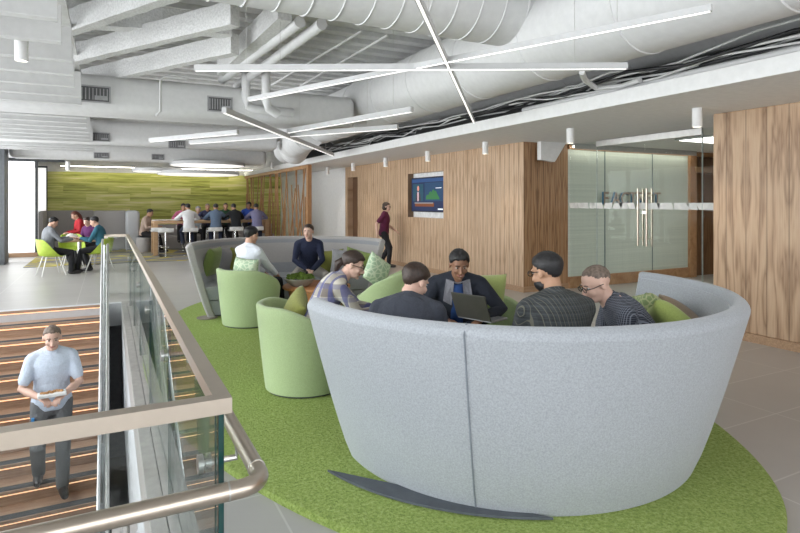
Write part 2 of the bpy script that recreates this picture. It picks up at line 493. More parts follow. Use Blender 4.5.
w4 = MB().box((-2.68,24.40,0), (-2.62,24.5,2.95)).box((-2.05,24.40,0), (-2.0,24.5,2.95)).box((-2.68,24.40,2.9), (-2.0,24.5,2.97)).build('window_4', DARKM, None, False); w4['kind'] = 'structure'
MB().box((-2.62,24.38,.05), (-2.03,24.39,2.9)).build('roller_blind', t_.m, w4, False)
struct('wall_left_far', MB().box((-2.75,20.45,0), (-2.65,24.6,ZD)), plain('daylit_white_wall', (.85,.85,.85), .7))
struct('ceiling_bulkhead_far', MB().box((-2.7,20.2,2.97), (-1.2,20.5,3.1)), WHITE)
# window wall behind the camera
m = MB()
for i in range(9): m.box((-2.7+i*1.18-.04,-4.1,0), (-2.7+i*1.18+.04,-4.0,ZD))
m.box((-2.7,-4.1,0), (XR,-4,.12)); m.box((-2.7,-4.1,ZD-.12), (XR,-4,ZD))
w3 = m.build('window_3', DARKM, None, False); w3['kind'] = 'structure'
MB().box((-2.7,-4.06,.12), (XR,-4.05,ZD-.1)).build('pane', WGLASS, w3, False)
struct('wall_back', MB().box((XR,-4.1,0), (13,-4,ZD)), WHITE)
struct('wall_left_plenum', MB().box((7.0,24.4,0), (13,24.5,ZD)), WHITE)

# carpet zone with yellow lines
def carpet_mat():
    t = NT('grey_carpet_yellow_lines'); t.b.inputs['Roughness'].default_value = 1
    v = t.coord('Object', (.9,2.0,1), (0,0,.35))
    vo = t.add('ShaderNodeTexVoronoi', feature='DISTANCE_TO_EDGE'); vo.inputs['Scale'].default_value = .62; t.link(v, vo.inputs['Vector'])
    n = t.noise(t.coord(), 60, 3)
    base = t.ramp(n, [(.3, (.19,.185,.175)), (.7, (.27,.26,.25))])
    g = t.math('LESS_THAN', vo.outputs['Distance'], .06)
    t.setc(t.mix(g, base, (.48,.40,.10))); t.bump(n, .5, .01); return t.m
CPT = carpet_mat()
tag(MB().box((-1.9,16.9,0), (6.2,24.4,.012)).build('carpet', CPT, None, False), 'grey carpet with yellow crossing lines under the high table', 'carpet')

# ------------------------------------------------------------------ stairs
NS = 20; RISE, GO = .165, .32
st = thing('staircase', 'wide timber staircase going down towards the camera with lit step edges', 'staircase', (-1.25, 10.3, 0))
LEDW = emit('warm_step_led', (1.0,.60,.34), 2.0)
SXW = 1.17
for k in range(NS):
    y = 10.3-GO*k - 10.3; z = -RISE*k
    if k > 0:
        tr = MB().box((-SXW,y-.035,z-.04), (SXW,y+GO+.03,z), .004).build('tread', STAIRW, st, False)
        MB().box((-SXW+.01,y-.02,z-.001), (SXW-.01,y+.095,z+.003)).build('grip_strip', STAIRD, tr, False)
        MB().box((-SXW,y-.008,z-.060), (SXW,y+.004,z-.0405)).build('step_light', LEDW, tr, False)
    MB().box((-SXW,y,z-RISE-.0), (SXW,y+.02,z-.041)).build('riser', STAIRW, st, False)
m = MB(); m.box((-SXW,-.03,-.04), (SXW,.0,0)); tr = m.build('tread', STAIRW, st, False)
MB().box((-SXW,-.02,-.052), (SXW,-.008,-.0405)).build('step_light', LEDW, tr, False)
for s in (-1, 1):
    m = MB(); x = s*(SXW+.012)
    L = NS
    m.prism([(x-.012,.0,-.10), (x-.012,0,.02), (x-.012,-GO*L,-RISE*L+.0), (x-.012,-GO*L,-RISE*L-.35), (x-.012,0,-.35)], (.024,0,0))
    m.build('stringer', plain('stringer_white', (.42,.43,.44), .5), st, False)
# ------------------------------------------------------------------ glass guard around the stair opening
def rect_path(mb, pts, w, h, up=V((0,0,1))):
    """rectangular bar along pts (mitred), w across, h tall"""
    pts = [V(p) for p in pts]; rr = []
    for i, p in enumerate(pts):
        d0 = (pts[i]-pts[i-1]).normalized() if i else (pts[1]-pts[0]).normalized()
        d1 = (pts[i+1]-pts[i]).normalized() if i < len(pts)-1 else d0
        h0 = V((d0.x,d0.y,0)).normalized(); h1 = V((d1.x,d1.y,0)).normalized()
        s0 = V((h0.y,-h0.x,0)); s1 = V((h1.y,-h1.x,0)); s = (s0+s1).normalized(); k = 1/max(.3, s.dot(s0))
        s = s*k*w/2
        rr.append([p+s+up*h/2, p-s+up*h/2, p-s-up*h/2, p+s-up*h/2])
    return mb.rings(rr)
def disc_bracket(parent, p, nrm, reach=.07, drop=.06):
    """stand-off clamp: two discs either side of the glass, an arm to the handrail"""
    p = V(p); n = V(nrm).normalized()
    m = MB(); m.tube([p-n*.030, p-n*.012], .032, 20); m.tube([p+n*.012, p+n*.026], .032, 20); m.tube([p-n*.03, p+n*.03], .01, 10)
    m.tube([p+n*.02, p+n*reach, p+n*(reach+.005)+V((0,0,drop*.5)), p+n*(reach+.005)+V((0,0,drop))], [.011,.011,.010,.009], 10)
    return m.build('handrail_bracket', STEEL, parent)
GX, GY = .303, 1.75
gd = thing('glass_guardrail', 'glass guardrail with bronze metal top rail and round handrail around the stair opening', 'railing', (GX, GY, 0))
o = -V((GX,GY,0))
def loc(pts): return [V(p)+o for p in pts]
rect_path(MB(), loc([(-2.6,GY,1.045), (GX,GY,1.045), (GX,11.4,1.045), (-.04,11.4,1.045), (-.04,10.95,1.045)]), .05, .046).build('top_rail', NICKEL, gd, False)
rect_path(MB(), loc([(GX-.001,GY+.1,1.012), (GX-.001,11.38,1.012)]), .03, .02).build('rail_channel', STEEL, gd, False)
ys = [GY+.012+i*1.608 for i in range(7)]
for i in range(6):
    g = MB().box((GX-.008,ys[i]+.006,-.02), (GX+.008,ys[i+1]-.006,1.02)).xf(Matrix.Translation(o)).build('glass_panel', GLASS, gd, False)
    MB().box((GX-.0082,ys[i]+.004,-.02), (GX+.0082,ys[i]+.0065,1.02)).xf(Matrix.Translation(o)).build('glass_edge', GLASSE, g, False)
xs = [GX-.012, GX-1.45, -2.6]
for i in range(2):
    g = MB().box((xs[i+1]+.006,GY-.008,-.02), (xs[i]-.006,GY+.008,1.02)).xf(Matrix.Translation(o)).build('glass_panel', GLASS, gd, False)
    MB().box((xs[i]-.0085,GY-.0082,-.02), (xs[i]-.0055,GY+.0082,1.02)).xf(Matrix.Translation(o)).build('glass_edge', GLASSE, g, False)
MB().box((GX-.012,GY-.009,-.02), (GX-.001,GY+.009,1.02)).xf(Matrix.Translation(o)).build('corner_edge', GLASSE, gd, False)
MB().box((-.03,11.39,-.02), (GX-.02,11.406,1.02)).xf(Matrix.Translation(o)).build('glass_panel', GLASS, gd, False)
MB().box((-.048,10.95,-.02), (-.032,11.38,1.02)).xf(Matrix.Translation(o)).build('glass_panel', GLASS, gd, False)
# handrail
HZ = .835; HX = GX+.10; HYY = GY-.115
arc = [(HX-.07+.07*cos(a), HYY+.07-.07*sin(a), HZ) for a in [i*pi/2/6 for i in range(7)]]
MB().tube(loc([(HX,11.3,HZ), (HX,6,HZ)]+arc+[(-1,HYY,HZ), (-2.6,HYY,HZ)]), .026, 20).build('handrail', NICKEL, gd)
MB().tube(loc([(HX,HYY+.105,HZ), (HX,HYY+.10,HZ)]), .0275, 20).build('handrail_joint', STEEL, gd)
MB().tube(loc([(HX-.105,HYY,HZ), (HX-.10,HYY,HZ)]), .0275, 20).build('handrail_joint', STEEL, gd)
for y in (2.05, 3.6, 5.2, 6.8, 8.4, 10.0): disc_bracket(gd, V((GX,y,HZ-.09))+o, (1,0,0), .10, .07)
for x in (.04, -1.3): disc_bracket(gd, V((x,GY,HZ-.085))+o, (0,-1,0), .112, .06)
# stair guard following the flight
sg = thing('stair_guardrail', 'steel and glass stair railing sloping down along the inner side of the flight', 'railing', (-.05, 10.9, 0))
o2 = -V((-.05,10.9,0))
def sl(y, h):   # height above the flight at y
    return h - max(0, (10.3-y))*RISE/GO
pz = [(y, sl(y, .92)) for y in (10.9, 10.3, 4.0)]
MB().tube([V((-.01,y,z))+o2 for y, z in pz], .02, 12).build('handrail', STEEL, sg)
MB().tube([V((-.085,y,z))+o2 for y, z in [(10.9,1.06-.05),(10.3,1.06-.05),(4.0,sl(4.0,1.06)-.05)]], .016, 10).build('top_rail', ALU, sg)
for i in range(5):
    y0 = 10.3-i*1.25; y1 = y0-1.24
    MB().prism([V((-.092,y0,sl(y0,1.0)))+o2, V((-.092,y1,sl(y1,1.0)))+o2, V((-.092,y1,sl(y1,-.1)))+o2, V((-.092,y0,sl(y0,-.1)))+o2], (.012,0,0)).build('glass_panel', GLASS, sg, False)
for i in range(7):
    y = 10.75-i*1.0
    m = MB(); m.tube([V((-.06,y,sl(y,-.2)))+o2, V((-.06,y,sl(y,.93)))+o2], .013, 8); m.tube([V((-.06,y,sl(y,.9)))+o2, V((-.01,y,sl(y,.9)))+o2], .009, 8)
    m.box(V((-.095,y-.03,sl(y,.25)))+o2, V((-.04,y+.03,sl(y,.30)))+o2)
    m.build('post', ALU, sg, False)
rect_path(MB(), [V((-.055,y,z))+o2 for y, z in [(10.3,-.12),(4.0,sl(4.0,-.12))]], .05, .10).build('base_shoe', ALU, sg, False)

# ------------------------------------------------------------------ rug
CX, CY = 2.5, 5.9
def rug():
    m = MB(); rr = []
    n = 160
    for (k, z) in ((1.0,.001), (1.0,.02), (.996,.032), (.985,.038), (.5,.038), (.02,.038)):
        rr.append([V(((2.2*k-(0 if k==1 else 0))*cos(2*pi*i/n), 4.4*k*sin(2*pi*i/n), z)) for i in range(n)])
    m.rings(rr); o = m.build('rug', RUGM, None, True); o.location = (CX, CY, 0)
    tag(o, 'large oval grass green shag rug under both lounge groups', 'rug'); return o
rug()

# ------------------------------------------------------------------ round sofas
def sweep(mb, prof_fn, a0, a1, n, endround=0):
    """prof_fn(t) -> closed list of (r,z); swept round the z axis"""
    rr = []
    for i in range(n+1):
        t = i/n; a = a0+(a1-a0)*t
        rr.append([V((r*cos(a), r*sin(a), z)) for r, z in prof_fn(t)])
    return mb.rings(rr, True)
def make_sofa(name, label, loc, rotz, outer, inner, seams, plate=False, rim=1.05):
    """half ring, opening towards +y local, leaning outwards"""
    t = thing(name, label, 'sofa', loc, rotz)
    A0, A1 = pi-.05, 2*pi+.03
    def shell(ofs, th):
        def f(tt):
            e = 1.0
            Rb, Rt, H = 1.2+ofs, 1.5+ofs, rim
            pts = []
            for k in range(9):                         # outer face, slightly bellied
                u = k/8; pts.append((Rb+(Rt-Rb)*(u**.85), .012+(H-.052)*u))
            for k in range(1, 6):                      # rounded rim
                a = pi*k/6; pts.append((Rt-th/2+th/2*cos(a)-.01, H-.04+.04*sin(a)))
            for k in range(9):
                u = 1-k/8; pts.append((Rb+(Rt-Rb)*(u**.85)-th, .012+(H-.052)*u))
            return pts
        return f
    sh = MB(); sweep(sh, shell(0, .10), A0, A1, 96)
    # soften the two leading ends
    s = sh.build('shell', outer, t, True, angle=50)
    bv = s.modifiers.new('b', 'BEVEL'); bv.width = .02; bv.segments = 3; bv.limit_method = 'ANGLE'; bv.angle_limit = radians(50)
    inn = MB(); sweep(inn, lambda tt: [(1.12+.28*.42,.42), (1.38,.90), (1.385,1.0), (1.40,1.0), (1.41,.9), (1.24,.42)], A0+.02, A1-.02, 96)
    inn.build('inner_upholstery', inner, t, True, angle=50)
    m = MB(); sweep(m, lambda tt: [(.66,.06), (.64,.26), (1.20,.26), (1.14,.06)], A0+.02, A1-.02, 64); m.build('seat_base', inner, t, True)
    nseg = 4
    for i in range(nseg):
        b0 = A0+.02+(A1-A0-.04)*i/nseg+.004; b1 = A0+.02+(A1-A0-.04)*(i+1)/nseg-.004
        m = MB(); sweep(m, lambda tt: [(.63,.27), (.60,.30), (.60,.40), (.63,.445), (.9,.455), (1.24,.45), (1.21,.27)], b0, b1, 24); m.build('seat_cushion', inner, t, True, angle=50)
    for a in seams:
        pts = []
        for k in range(9):
            u = k/8; r = 1.2+.3*(u**.85)+.001; pts.append((r*cos(a), r*sin(a), .012+(rim-.052)*u))
        pts.append(((1.45)*cos(a), 1.45*sin(a), rim+.001)); pts.append((1.41*cos(a), 1.41*sin(a), rim-.03))
        MB().tube(pts, .0045, 6).build('seam', plain('seam_thread', (.20,.22,.25), .9), t)
    m = MB(); sweep(m, lambda tt: [(.70,.035), (1.15,.035), (1.15,.06), (.70,.06)], A0+.05, A1-.05, 48); m.build('plinth', DARKM, t, False)
    return t
SX1, SY1 = UD(.785, 4.10)
sofa1 = make_sofa('curved_sofa', 'nearest large light grey felt half-ring sofa with high flared back', (SX1,SY1,.012), 0, GREYF, GREYF,
                  [radians(224)], plate=True)
# dark floor plate under the front sofa
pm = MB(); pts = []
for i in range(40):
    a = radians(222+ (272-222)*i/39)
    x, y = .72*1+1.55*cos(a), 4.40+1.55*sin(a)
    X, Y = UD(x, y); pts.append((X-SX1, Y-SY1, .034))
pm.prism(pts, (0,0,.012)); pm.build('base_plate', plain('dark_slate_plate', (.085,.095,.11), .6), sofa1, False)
sofa2 = make_sofa('curved_sofa', 'far grey half-ring sofa with high flared back facing the camera', (2.44,8.2,.012), pi, GREYB, GREYI,
                  [radians(x) for x in (205, 240, 275, 310, 340)])
pm = MB(); pm.lathe([(.01,.03), (.14,.03), (.14,.04), (.01,.04)], 24, c=(1.22,.0,0)); pm.build('base_plate', plain('taupe_plate', (.25,.21,.18), .6), sofa2, False)

# ------------------------------------------------------------------ tub chairs
def sst(x): x = max(0, min(1, x)); return x*x*(3-2*x)
def make_tub(label, loc, face):
    """face: world heading of the open front (radians, 0 = +x)"""
    t = thing('tub_chair', label, 'chair', (loc[0], loc[1], .036), face, 'green tub chairs around the round sofas')
    def height(a):
        b = abs(a % (2*pi)-pi)               # 0 at the back, the open front is +x
        return .40+.325*sst((radians(158)-b)/radians(62))*(.50+.50*sst((radians(125)-b)/radians(80)))
    n = 72; N = 10; th = .06
    m = MB(); rr = []
    def outer(a, u):
        h = height(a); z = .02+(h-.02)*u
        r = .345+.085*(z/.76)**.9
        return r, z
    rows = []
    for k in range(N+1): rows.append([outer(2*pi*i/n, k/N) for i in range(n)])
    top = []
    for k in range(1, 5):
        aa = pi*k/5
        top.append([(outer(2*pi*i/n, 1)[0]-th/2+th/2*cos(aa), outer(2*pi*i/n, 1)[1]+.025*sin(aa)) for i in range(n)])
    inner = []
    for k in range(N, -1, -1): inner.append([(outer(2*pi*i/n, k/N)[0]-th, max(.1, outer(2*pi*i/n, k/N)[1])) for i in range(n)])
    for ring in rows+top+inner:
        rr.append([V((r*cos(2*pi*i/n)*1.0, r*sin(2*pi*i/n), z)) for i, (r, z) in enumerate(ring)])
    m.rings(rr, True); m.build('shell', GREENC, t, True, angle=60)
    m = MB(); m.lathe([(.05,.20), (.325,.20), (.335,.24), (.338,.38), (.325,.415), (.28,.43), (.05,.435)], 48, c=(.01,0,0)); m.build('seat_cushion', GREENC, t, True)
    MB().lathe([(.05,0), (.33,0), (.335,.018), (.05,.02)], 40).build('base', DARKM, t, True)
    return t
PA = UD(-2.0, 7.52); PB = UD(-.825, 4.96); PC = UD(-.16, 7.25); PDD = UD(.74, 4.95)
tubA = make_tub('green tub chair under the person in the white shirt', PA, radians(33))
tubB = make_tub('green tub chair nearest the front, just left of the big grey sofa', PB, radians(-8))
tubC = make_tub('green tub chair holding a mint patterned cushion, its back to the wood wall', PC, radians(140))
tubD = make_tub('green tub chair behind the smiling person with the laptop', PDD, radians(-100))

# ------------------------------------------------------------------ cushions
def pillow(label, loc, rot, mat, size=.42, th=.09, cat='cushion', group=None):
    m = MB(); n = 18
    grid = []
    def side(sg):
        g = []
        for i in range(n+1):
            r = []
            for j in range(n+1):
                x = -1+2*i/n; y = -1+2*j/n
                k = (1-abs(x)**2.6)*(1-abs(y)**2.6); k = max(0, k)**.45
                pin = 1-.09*(1-abs(x*y)**1.0)*(abs(x)**6+abs(y)**6)/1.0
                px = x*size/2*(1-.08*(1-y*y)*x*x); py = y*size/2*(1-.08*(1-x*x)*y*y)
                r.append(m.bm.verts.new((px, sg*th*k, py)))
            g.append(r)
        return g
    for sg in (1, -1):
        g = side(sg)
        for i in range(n):
            for j in range(n): m.bm.faces.new((g[i][j], g[i+1][j], g[i+1][j+1], g[i][j+1]))
    bmesh.ops.remove_doubles(m.bm, verts=m.bm.verts, dist=.0005)
    o = m.build('cushion', mat, None, True, angle=80); o.location = loc; o.rotation_euler = rot
    return tag(o, label, cat, None)
def cush(px, py, d, heading, tilt, mat, label, size=.42, roll=0, th=.09):
    """heading = direction the cushion faces (degrees, world)"""
    x, y = PD(px, d); z = CAMZ-(py-202)/FPX*d
    return pillow(label, (x, y, z), (radians(-tilt)*1.0, radians(roll), radians(heading-90)), mat, size, th)
cush(212, 262, 8.55, -30, 14, GREENP, 'plump green cushion at the left end of the far sofa', .46)
cush(224, 261, 8.95, -35, 14, GREYP, 'grey cushion behind the green one at the left end of the far sofa', .44)
cush(237, 259, 9.2, -50, 12, OLIVEP, 'olive cushion behind the shoulder of the person in white shirt', .42)
cush(331, 262, 9.15, -100, 14, OLIVEP, 'olive green cushion right beside the person in navy sweater', .42, 4)
cush(344, 262, 8.95, -112, 16, GREYP, 'grey cushion between two green ones on the far sofa', .42, -6)
cush(358, 262, 8.7, -135, 18, GREENP, 'green cushion nearest the right end of the far sofa', .42, -14)
cush(377, 271, 7.15, 105, 10, MINTP, 'mint patterned cushion standing in a tub chair', .38, 33)
cush(245, 273, 7.42, 35, 8, MINTP, 'pale patterned cushion behind the back of the person in white shirt', .40, 3)
cush(294, 314, 4.95, -15, 24, OLIVEP, 'olive cushion inside the nearest green tub chair', .40, 22)
cush(489, 291, 5.12, -100, 14, GREENR, 'green cushion behind the person with the laptop', .32)
cush(656, 316, 4.12, 150, 40, SAGEP, 'leaf patterned sage cushion behind the grey-haired person', .40, 14)
cush(683, 324, 3.95, 140, 50, BROWNP, 'brown cushion lying behind the lime one', .36, -30)
cush(672, 323, 3.84, 140, 48, LIMEP, 'lime green cushion lying on the big front sofa', .36, 20)

# ------------------------------------------------------------------ coffee table + bowl
tx, ty = UD(-1.18, 8.0)
t = thing('coffee_table', 'low round reddish timber coffee table in front of the far sofa', 'table', (tx,ty,.036))
MB().lathe([(.02,.40), (.46,.40), (.475,.41), (.475,.435), (.46,.445), (.02,.445)], 56).build('tabletop', ORANGEW, t)
MB().lathe([(.02,0), (.28,0), (.34,.02), (.40,.40), (.02,.40)], 48).build('drum', ORANGEW, t)
bx, by = PD(300, 7.85)
t = thing('planter_bowl', 'wide grey bowl of green moss on the coffee table', 'bowl', (bx,by,.481))
MB().lathe([(.02,.0), (.10,.0), (.17,.05), (.215,.11), (.205,.115), (.19,.11), (.12,.09), (.02,.09)], 40).build('bowl', plain('grey_bowl_glaze', (.33,.32,.30), .5), t)
m = MB()
for i in range(60):
    a = random.uniform(0, 2*pi); r = .17*sqrt(random.random()); 
    m.ell((r*cos(a), r*sin(a), .115+.05*(1-r/.19)+random.uniform(-.01,.01)), (.04,.04,.03), 8, 5, fn=lambda d: random.uniform(.7,1.25))
m.build('moss', plain('moss_green', (.10,.16,.02), 1, var=.3, scale=60, bump=.8, bscale=80), t)
cxx, cyy = UD(-1.36, 7.95)
t = thing('drinking_cup', 'small white cup on the coffee table beside the bowl', 'cup', (PD(275,8.1)[0], PD(275,8.1)[1], .421)) if False else None

# ------------------------------------------------------------------ television and niche
tv = thing('television', 'wall television in the wood wall showing a dark blue news screen', 'television', (XR+.10, 11.74, 1.83))
W2, H2 = .80, .42
MB().box((-.03,-W2,-H2), (.05,W2,H2), .006).build('housing', BLACK, tv, False)
sc = MB().box((-.036,-W2+.02,-H2+.02), (-.031,W2-.02,H2-.02)).build('screen', emit('screen_navy', (.008,.02,.075), .4), tv, False)
def scr(name, y0, y1, z0, z1, col, e=.8, k=0): # y measured left->right as seen (left = +y)
    MB().box((-.040-k*.002,-y1,z0), (-.0365,-y0,z1)).build(name, emit('screen_'+name+str(k), tuple(c*.55 for c in col), e*.5), sc, False)
scr('picture_area', -.70, -.18, -.16, .26, (.02,.12,.20), .8)
scr('chart_area', -.12, .72, -.16, .28, (.02,.09,.22), .9, 0)
scr('band', -.75, .75, .30, .38, (.03,.12,.35), .9)
scr('headline', -.60, .32, -.29, -.20, (.35,.10,.03), .8); scr('headline_bar', -.62, .28, -.22, -.19, (.45,.45,.48), .8, 1)
m = MB(); m.ell((-.040,.44,.15), (.002,.05,.07)); m.build('presenter_face', emit('screen_face', (.5,.22,.16), .8), sc)
m = MB(); m.prism([(-.041,.58,-.16), (-.041,.54,.04), (-.041,.34,.04), (-.041,.30,-.16)], (.002,0,0)); m.build('presenter_suit', emit('screen_suit', (.03,.03,.04), .6), sc, False)
m = MB(); m.prism([(-.044,.47,-.16), (-.044,.48,.06), (-.044,.40,.06), (-.044,.41,-.16)], (.002,0,0)); m.build('presenter_shirt', emit('screen_shirt', (.5,.35,.38), .8), sc, False)
m = MB(); z0 = -.05; pts = [(-.0425,.06,-.12)]
rz = random.Random(3)
zz = [-.04,.0,-.02,.05,.08,.04,.10,.12,.07,.09,.03,-.03,-.08]
for i, z in enumerate(zz): pts.append((-.0425,.04-i*.05,z))
pts.append((-.0425,-.58,-.12))
m.prism(pts, (.002,0,0)); m.build('chart', emit('screen_chart', (.03,.16,.05), .4), sc, False)
m = MB(); m.box((-.0425,-.72,-.36), (-.0400,-.50,-.33)); m.box((-.0425,-.66,.14), (-.0400,-.40,.155)); m.build('caption', emit('screen_caption', (.7,.75,.8), .9), sc, False)

# ------------------------------------------------------------------ glass entrance
GXP = 7.8
ge = thing('glass_entrance', 'frameless glass entrance doors and side panels with a white etched band', 'door', (GXP, 6.38, 0))
def gp(name, y0, y1, z0=.02, z1=2.64, mat=DGLASS): return MB().box((-.006,y0-6.38,z0), (.006,y1-6.38,z1)).build(name, mat, ge, False)
gp('side_panel', 7.40, 8.05, .02, 2.74); gp('side_panel', 4.3, 5.36, .02, 2.74)
for (a, b, s) in ((6.385,7.385,1), (5.375,6.375,-1)):
    d = gp('door_leaf', a, b)
    yy = 6.38+s*.085
    m = MB()
    for sx in (-1, 1):
        m.tube([(sx*.06,yy-6.38,.93), (sx*.06,yy-6.38,1.87)], .016, 12)
    for z in (1.05, 1.75): m.tube([(-.06,yy-6.38,z), (.06,yy-6.38,z)], .009, 8)
    m.build('pull_handle', NICKEL, d)
MB().box((-.02,5.37-6.38,2.645), (.02,7.40-6.38,2.745)).build('header_rail', STEEL, ge, False)
MB().box((-.012,7.395-6.38,0), (.012,7.40-6.38,2.7)).build('panel_edge', plain('glass_edge_pale', (.45,.52,.50), .2), ge, False)
MB().box((-.012,5.365-6.38,0), (.012,5.37-6.38,2.7)).build('panel_edge', MATS['glass_edge_pale'], ge, False)
m = MB(); rb = random.Random(5)
y = 8.05
while y > 4.55:      # etched band of slanted leaf shapes
    w = rb.uniform(.10,.26); sk = rb.uniform(-.06,.07); g = rb.uniform(.006,.018)
    a, b = y-6.38, y-w-6.38
    m.prism([(-.0075,a,1.535), (-.0075,a+sk,1.635), (-.0075,b+sk*.6,1.64), (-.0075,b,1.53)], (.001,0,0)); y -= w+g
m.build('etched_band', plain('etched_white', (.78,.78,.76), .8), ge, False)
MB().box((-.03,-.16,1.47), (.03,.16,1.50)).build('door_lock', STEEL, ge, False) if False else None
m = MB(); m.box((-.02,-.03,1.46), (.02,.03,1.50)); m.build('lock', CHROME, ge, False)
# lettering
def letters(txt, loc, size, rotz, depth, mat_face, mat_side, parent, step):
    for i, ch in enumerate(txt):
        cu = bpy.data.curves.new('letter', 'FONT'); cu.body = ch; cu.size = size; cu.extrude = depth; cu.align_x = 'LEFT'; cu.offset = .004
        ob = bpy.data.objects.new('tmpc', cu); COL.objects.link(ob)
        me = bpy.data.meshes.new_from_object(ob.evaluated_get(bpy.context.evaluated_depsgraph_get()))
        bpy.data.objects.remove(ob); me.materials.clear(); me.materials.append(mat_face); me.materials.append(mat_side)
        for p in me.polygons: p.material_index = 0 if abs(p.normal.z) > .9 else 1
        o = bpy.data.objects.new('letter', me); COL.objects.link(o); o.parent = parent
        o.location = (i*step, 0, 0); o.rotation_euler = (pi/2, 0, 0)
lx = XY(602, 8.04)[0]; lx2 = XY(661, 8.04)[0]
sgn = thing('wall_sign', 'raised taupe and blue letters FACTSET on the frosted wall', 'sign', (lx, 8.04, 1.60))
letters('FACTSET', None, .36, 0, .022, plain('taupe_letter_face', (.30,.23,.18), .5), plain('blue_letter_side', (.03,.16,.30), .5), sgn, (lx2-lx)/7.0)

# bracket from the soffit
bk = MB(); y0 = 7.95
xa = XY(541, y0)[0]; xb = XY(566, y0)[0]; xc = XY(555, y0)[0]
bk.prism([(xa,y0,ZS), (xb,y0,ZS), (xc,y0,ZS-.36), (xa,y0,ZS-.33)], (0,.10,0))
tag(bk.build('beam_bracket', WHITE, None, False), 'white wedge-shaped bracket hanging from the soffit beside the wood corner', 'bracket')

# ------------------------------------------------------------------ branch screen
sn = thing('branch_screen', 'open screen of slanting timber sticks in a timber frame', 'screen', (5.2, 15.8, 0))
m = MB(); m.box((-.06,0,0), (.06,.14,2.74)); m.box((-.05,.14,2.64), (.05,8.6,2.74)); m.box((-.05,.14,0), (.05,8.6,.06)); m.build('frame', SLATW, sn, False)
rs = random.Random(11)
for i in range(38):
    y = .25+8.3*(i+rs.uniform(.1,.9))/38
    dy = rs.uniform(-1.0,1.0); 
    if rs.random() < .35: z0, z1 = .06, 2.64
    elif rs.random() < .5: z0, z1 = .06, rs.uniform(1.4,2.2)
    else: z0, z1 = rs.uniform(.5,1.2), 2.64
    y1 = max(.15, min(8.5, y+dy*(z1-z0)/2.6))
    x = rs.uniform(-.03,.03)
    a = V((x,y,z0)); b = V((x,y1,z1)); dr = (b-a).normalized(); s = V((0,dr.z,-dr.y))*.018
    MB().prism([a+s+V((-.015,0,0)), a-s+V((-.015,0,0)), b-s+V((-.015,0,0)), b+s+V((-.015,0,0))], (.03,0,0)).build('stick', SLATW, sn, False)

# ------------------------------------------------------------------ booth seating
def booth():
    t = thing('booth', 'grey upholstered high-backed booth below the green wall', 'booth', (-.75, 21.6, 0))
    m = MB(); m.box((-1.25,.9,0), (.3,1.1,1.36), .06, 3); m.build('back_panel', GREYB, t, True)
    m = MB(); m.box((.3,.1,0), (1.3,.3,1.36), .06, 3); m.build('side_panel', GREYB, t, True)
    m = MB(); m.box((-1.25,-.2,0), (-1.1,1.1,1.36), .06, 3); m.build('side_panel', GREYB, t, True)
    m = MB(); m.box((-1.08,.35,.02), (.3,.9,.45), .05, 3); m.build('seat', GREYB, t, True)
booth()
t = thing('booth_divider', 'tall pale grey rounded divider at the end of the booth', 'divider', (XY(132,21.2)[0], 21.2, 0))
m = MB(); m.box((-.20,-.9,0), (.20,.5,1.36), .09, 4); m.build('divider_panel', fabric('pale_grey_divider', (.42,.43,.45), .08), t, True)
t = thing('banquette', 'low grey banquette bench behind the high table', 'bench', (3.0, 21.4, 0))
m = MB(); m.box((-1.9,-.3,0), (2.6,.3,.46), .06, 3); m.build('seat', GREYB, t, True)
m = MB(); m.box((-1.9,.2,.40), (2.6,.4,.85), .06, 3); m.build('backrest', GREYB, t, True)

# ------------------------------------------------------------------ high table and stools
HTX0, HTX1, HTY0, HTY1 = 1.22, 4.75, 18.7, 19.75
t = thing('high_table', 'long oak communal high table with chunky legs', 'table', (HTX0, HTY0, .012))
MB().box((0,0,.97), (HTX1-HTX0,HTY1-HTY0,1.05), .005).build('tabletop', OAK, t, False)
for x in (0, HTX1-HTX0-.12):
    for y in (0, HTY1-HTY0-.12):
        MB().box((x,y,0), (x+.12,y+.12,.97), .004).build('leg', OAK, t, False)
def make_stool(label, loc):
    t = thing('bar_stool', label, 'stool', loc, 0, 'white bar stools along the high table')
    m = MB(); m.box((-.21,-.18,.73), (.21,.20,.765), .015, 2); m.box((-.21,-.20,.74), (.21,-.16,.86), .015, 2); m.build('seat', plain('white_stool', (.78,.78,.77), .4), t)
    MB().tube([(0,0,.02), (0,0,.73)], .022, 12).build('pole', CHROME, t)
    MB().lathe([(.01,0), (.19,0), (.195,.012), (.03,.025), (.01,.025)], 28).build('base', CHROME, t)
    MB().tube([(.0+.14*cos(a), .05+.14*sin(a), .28) for a in [2*pi*i/16 for i in range(16)]], .009, 6, closed=True).build('footrest', CHROME, t)
    return t
STX = [XY(p, 18.15)[0] for p in (160, 166, 190.5, 215, 236, 256.5)]
stl = ['left-hand of the two empty white bar stools', 'right-hand of the two empty white bar stools', 'white bar stool under the person in white hoodie', 'white bar stool under the person in slate blue shirt', 'white bar stool under the person in black jacket', 'white bar stool under the person in striped lavender shirt']
s0 = None
for i, (x, l) in enumerate(zip(STX, stl)):
    yy = 18.25+(.55 if i == 0 else 0)
    if s0 is None: s0 = make_stool(l, (x,yy+.0,.012))
    else: dup(s0, (x,yy,.012), 0, l)
for i, (px, lab) in enumerate(((183,'under the person in pink'), (207,'under the person in dark navy'), (225,'under the person in dark green'), (248,'under the person in royal blue'))):
    x, y = XY(px, 20.15); dup(s0, (x,y,.012), pi, 'far-side white bar stool '+lab)

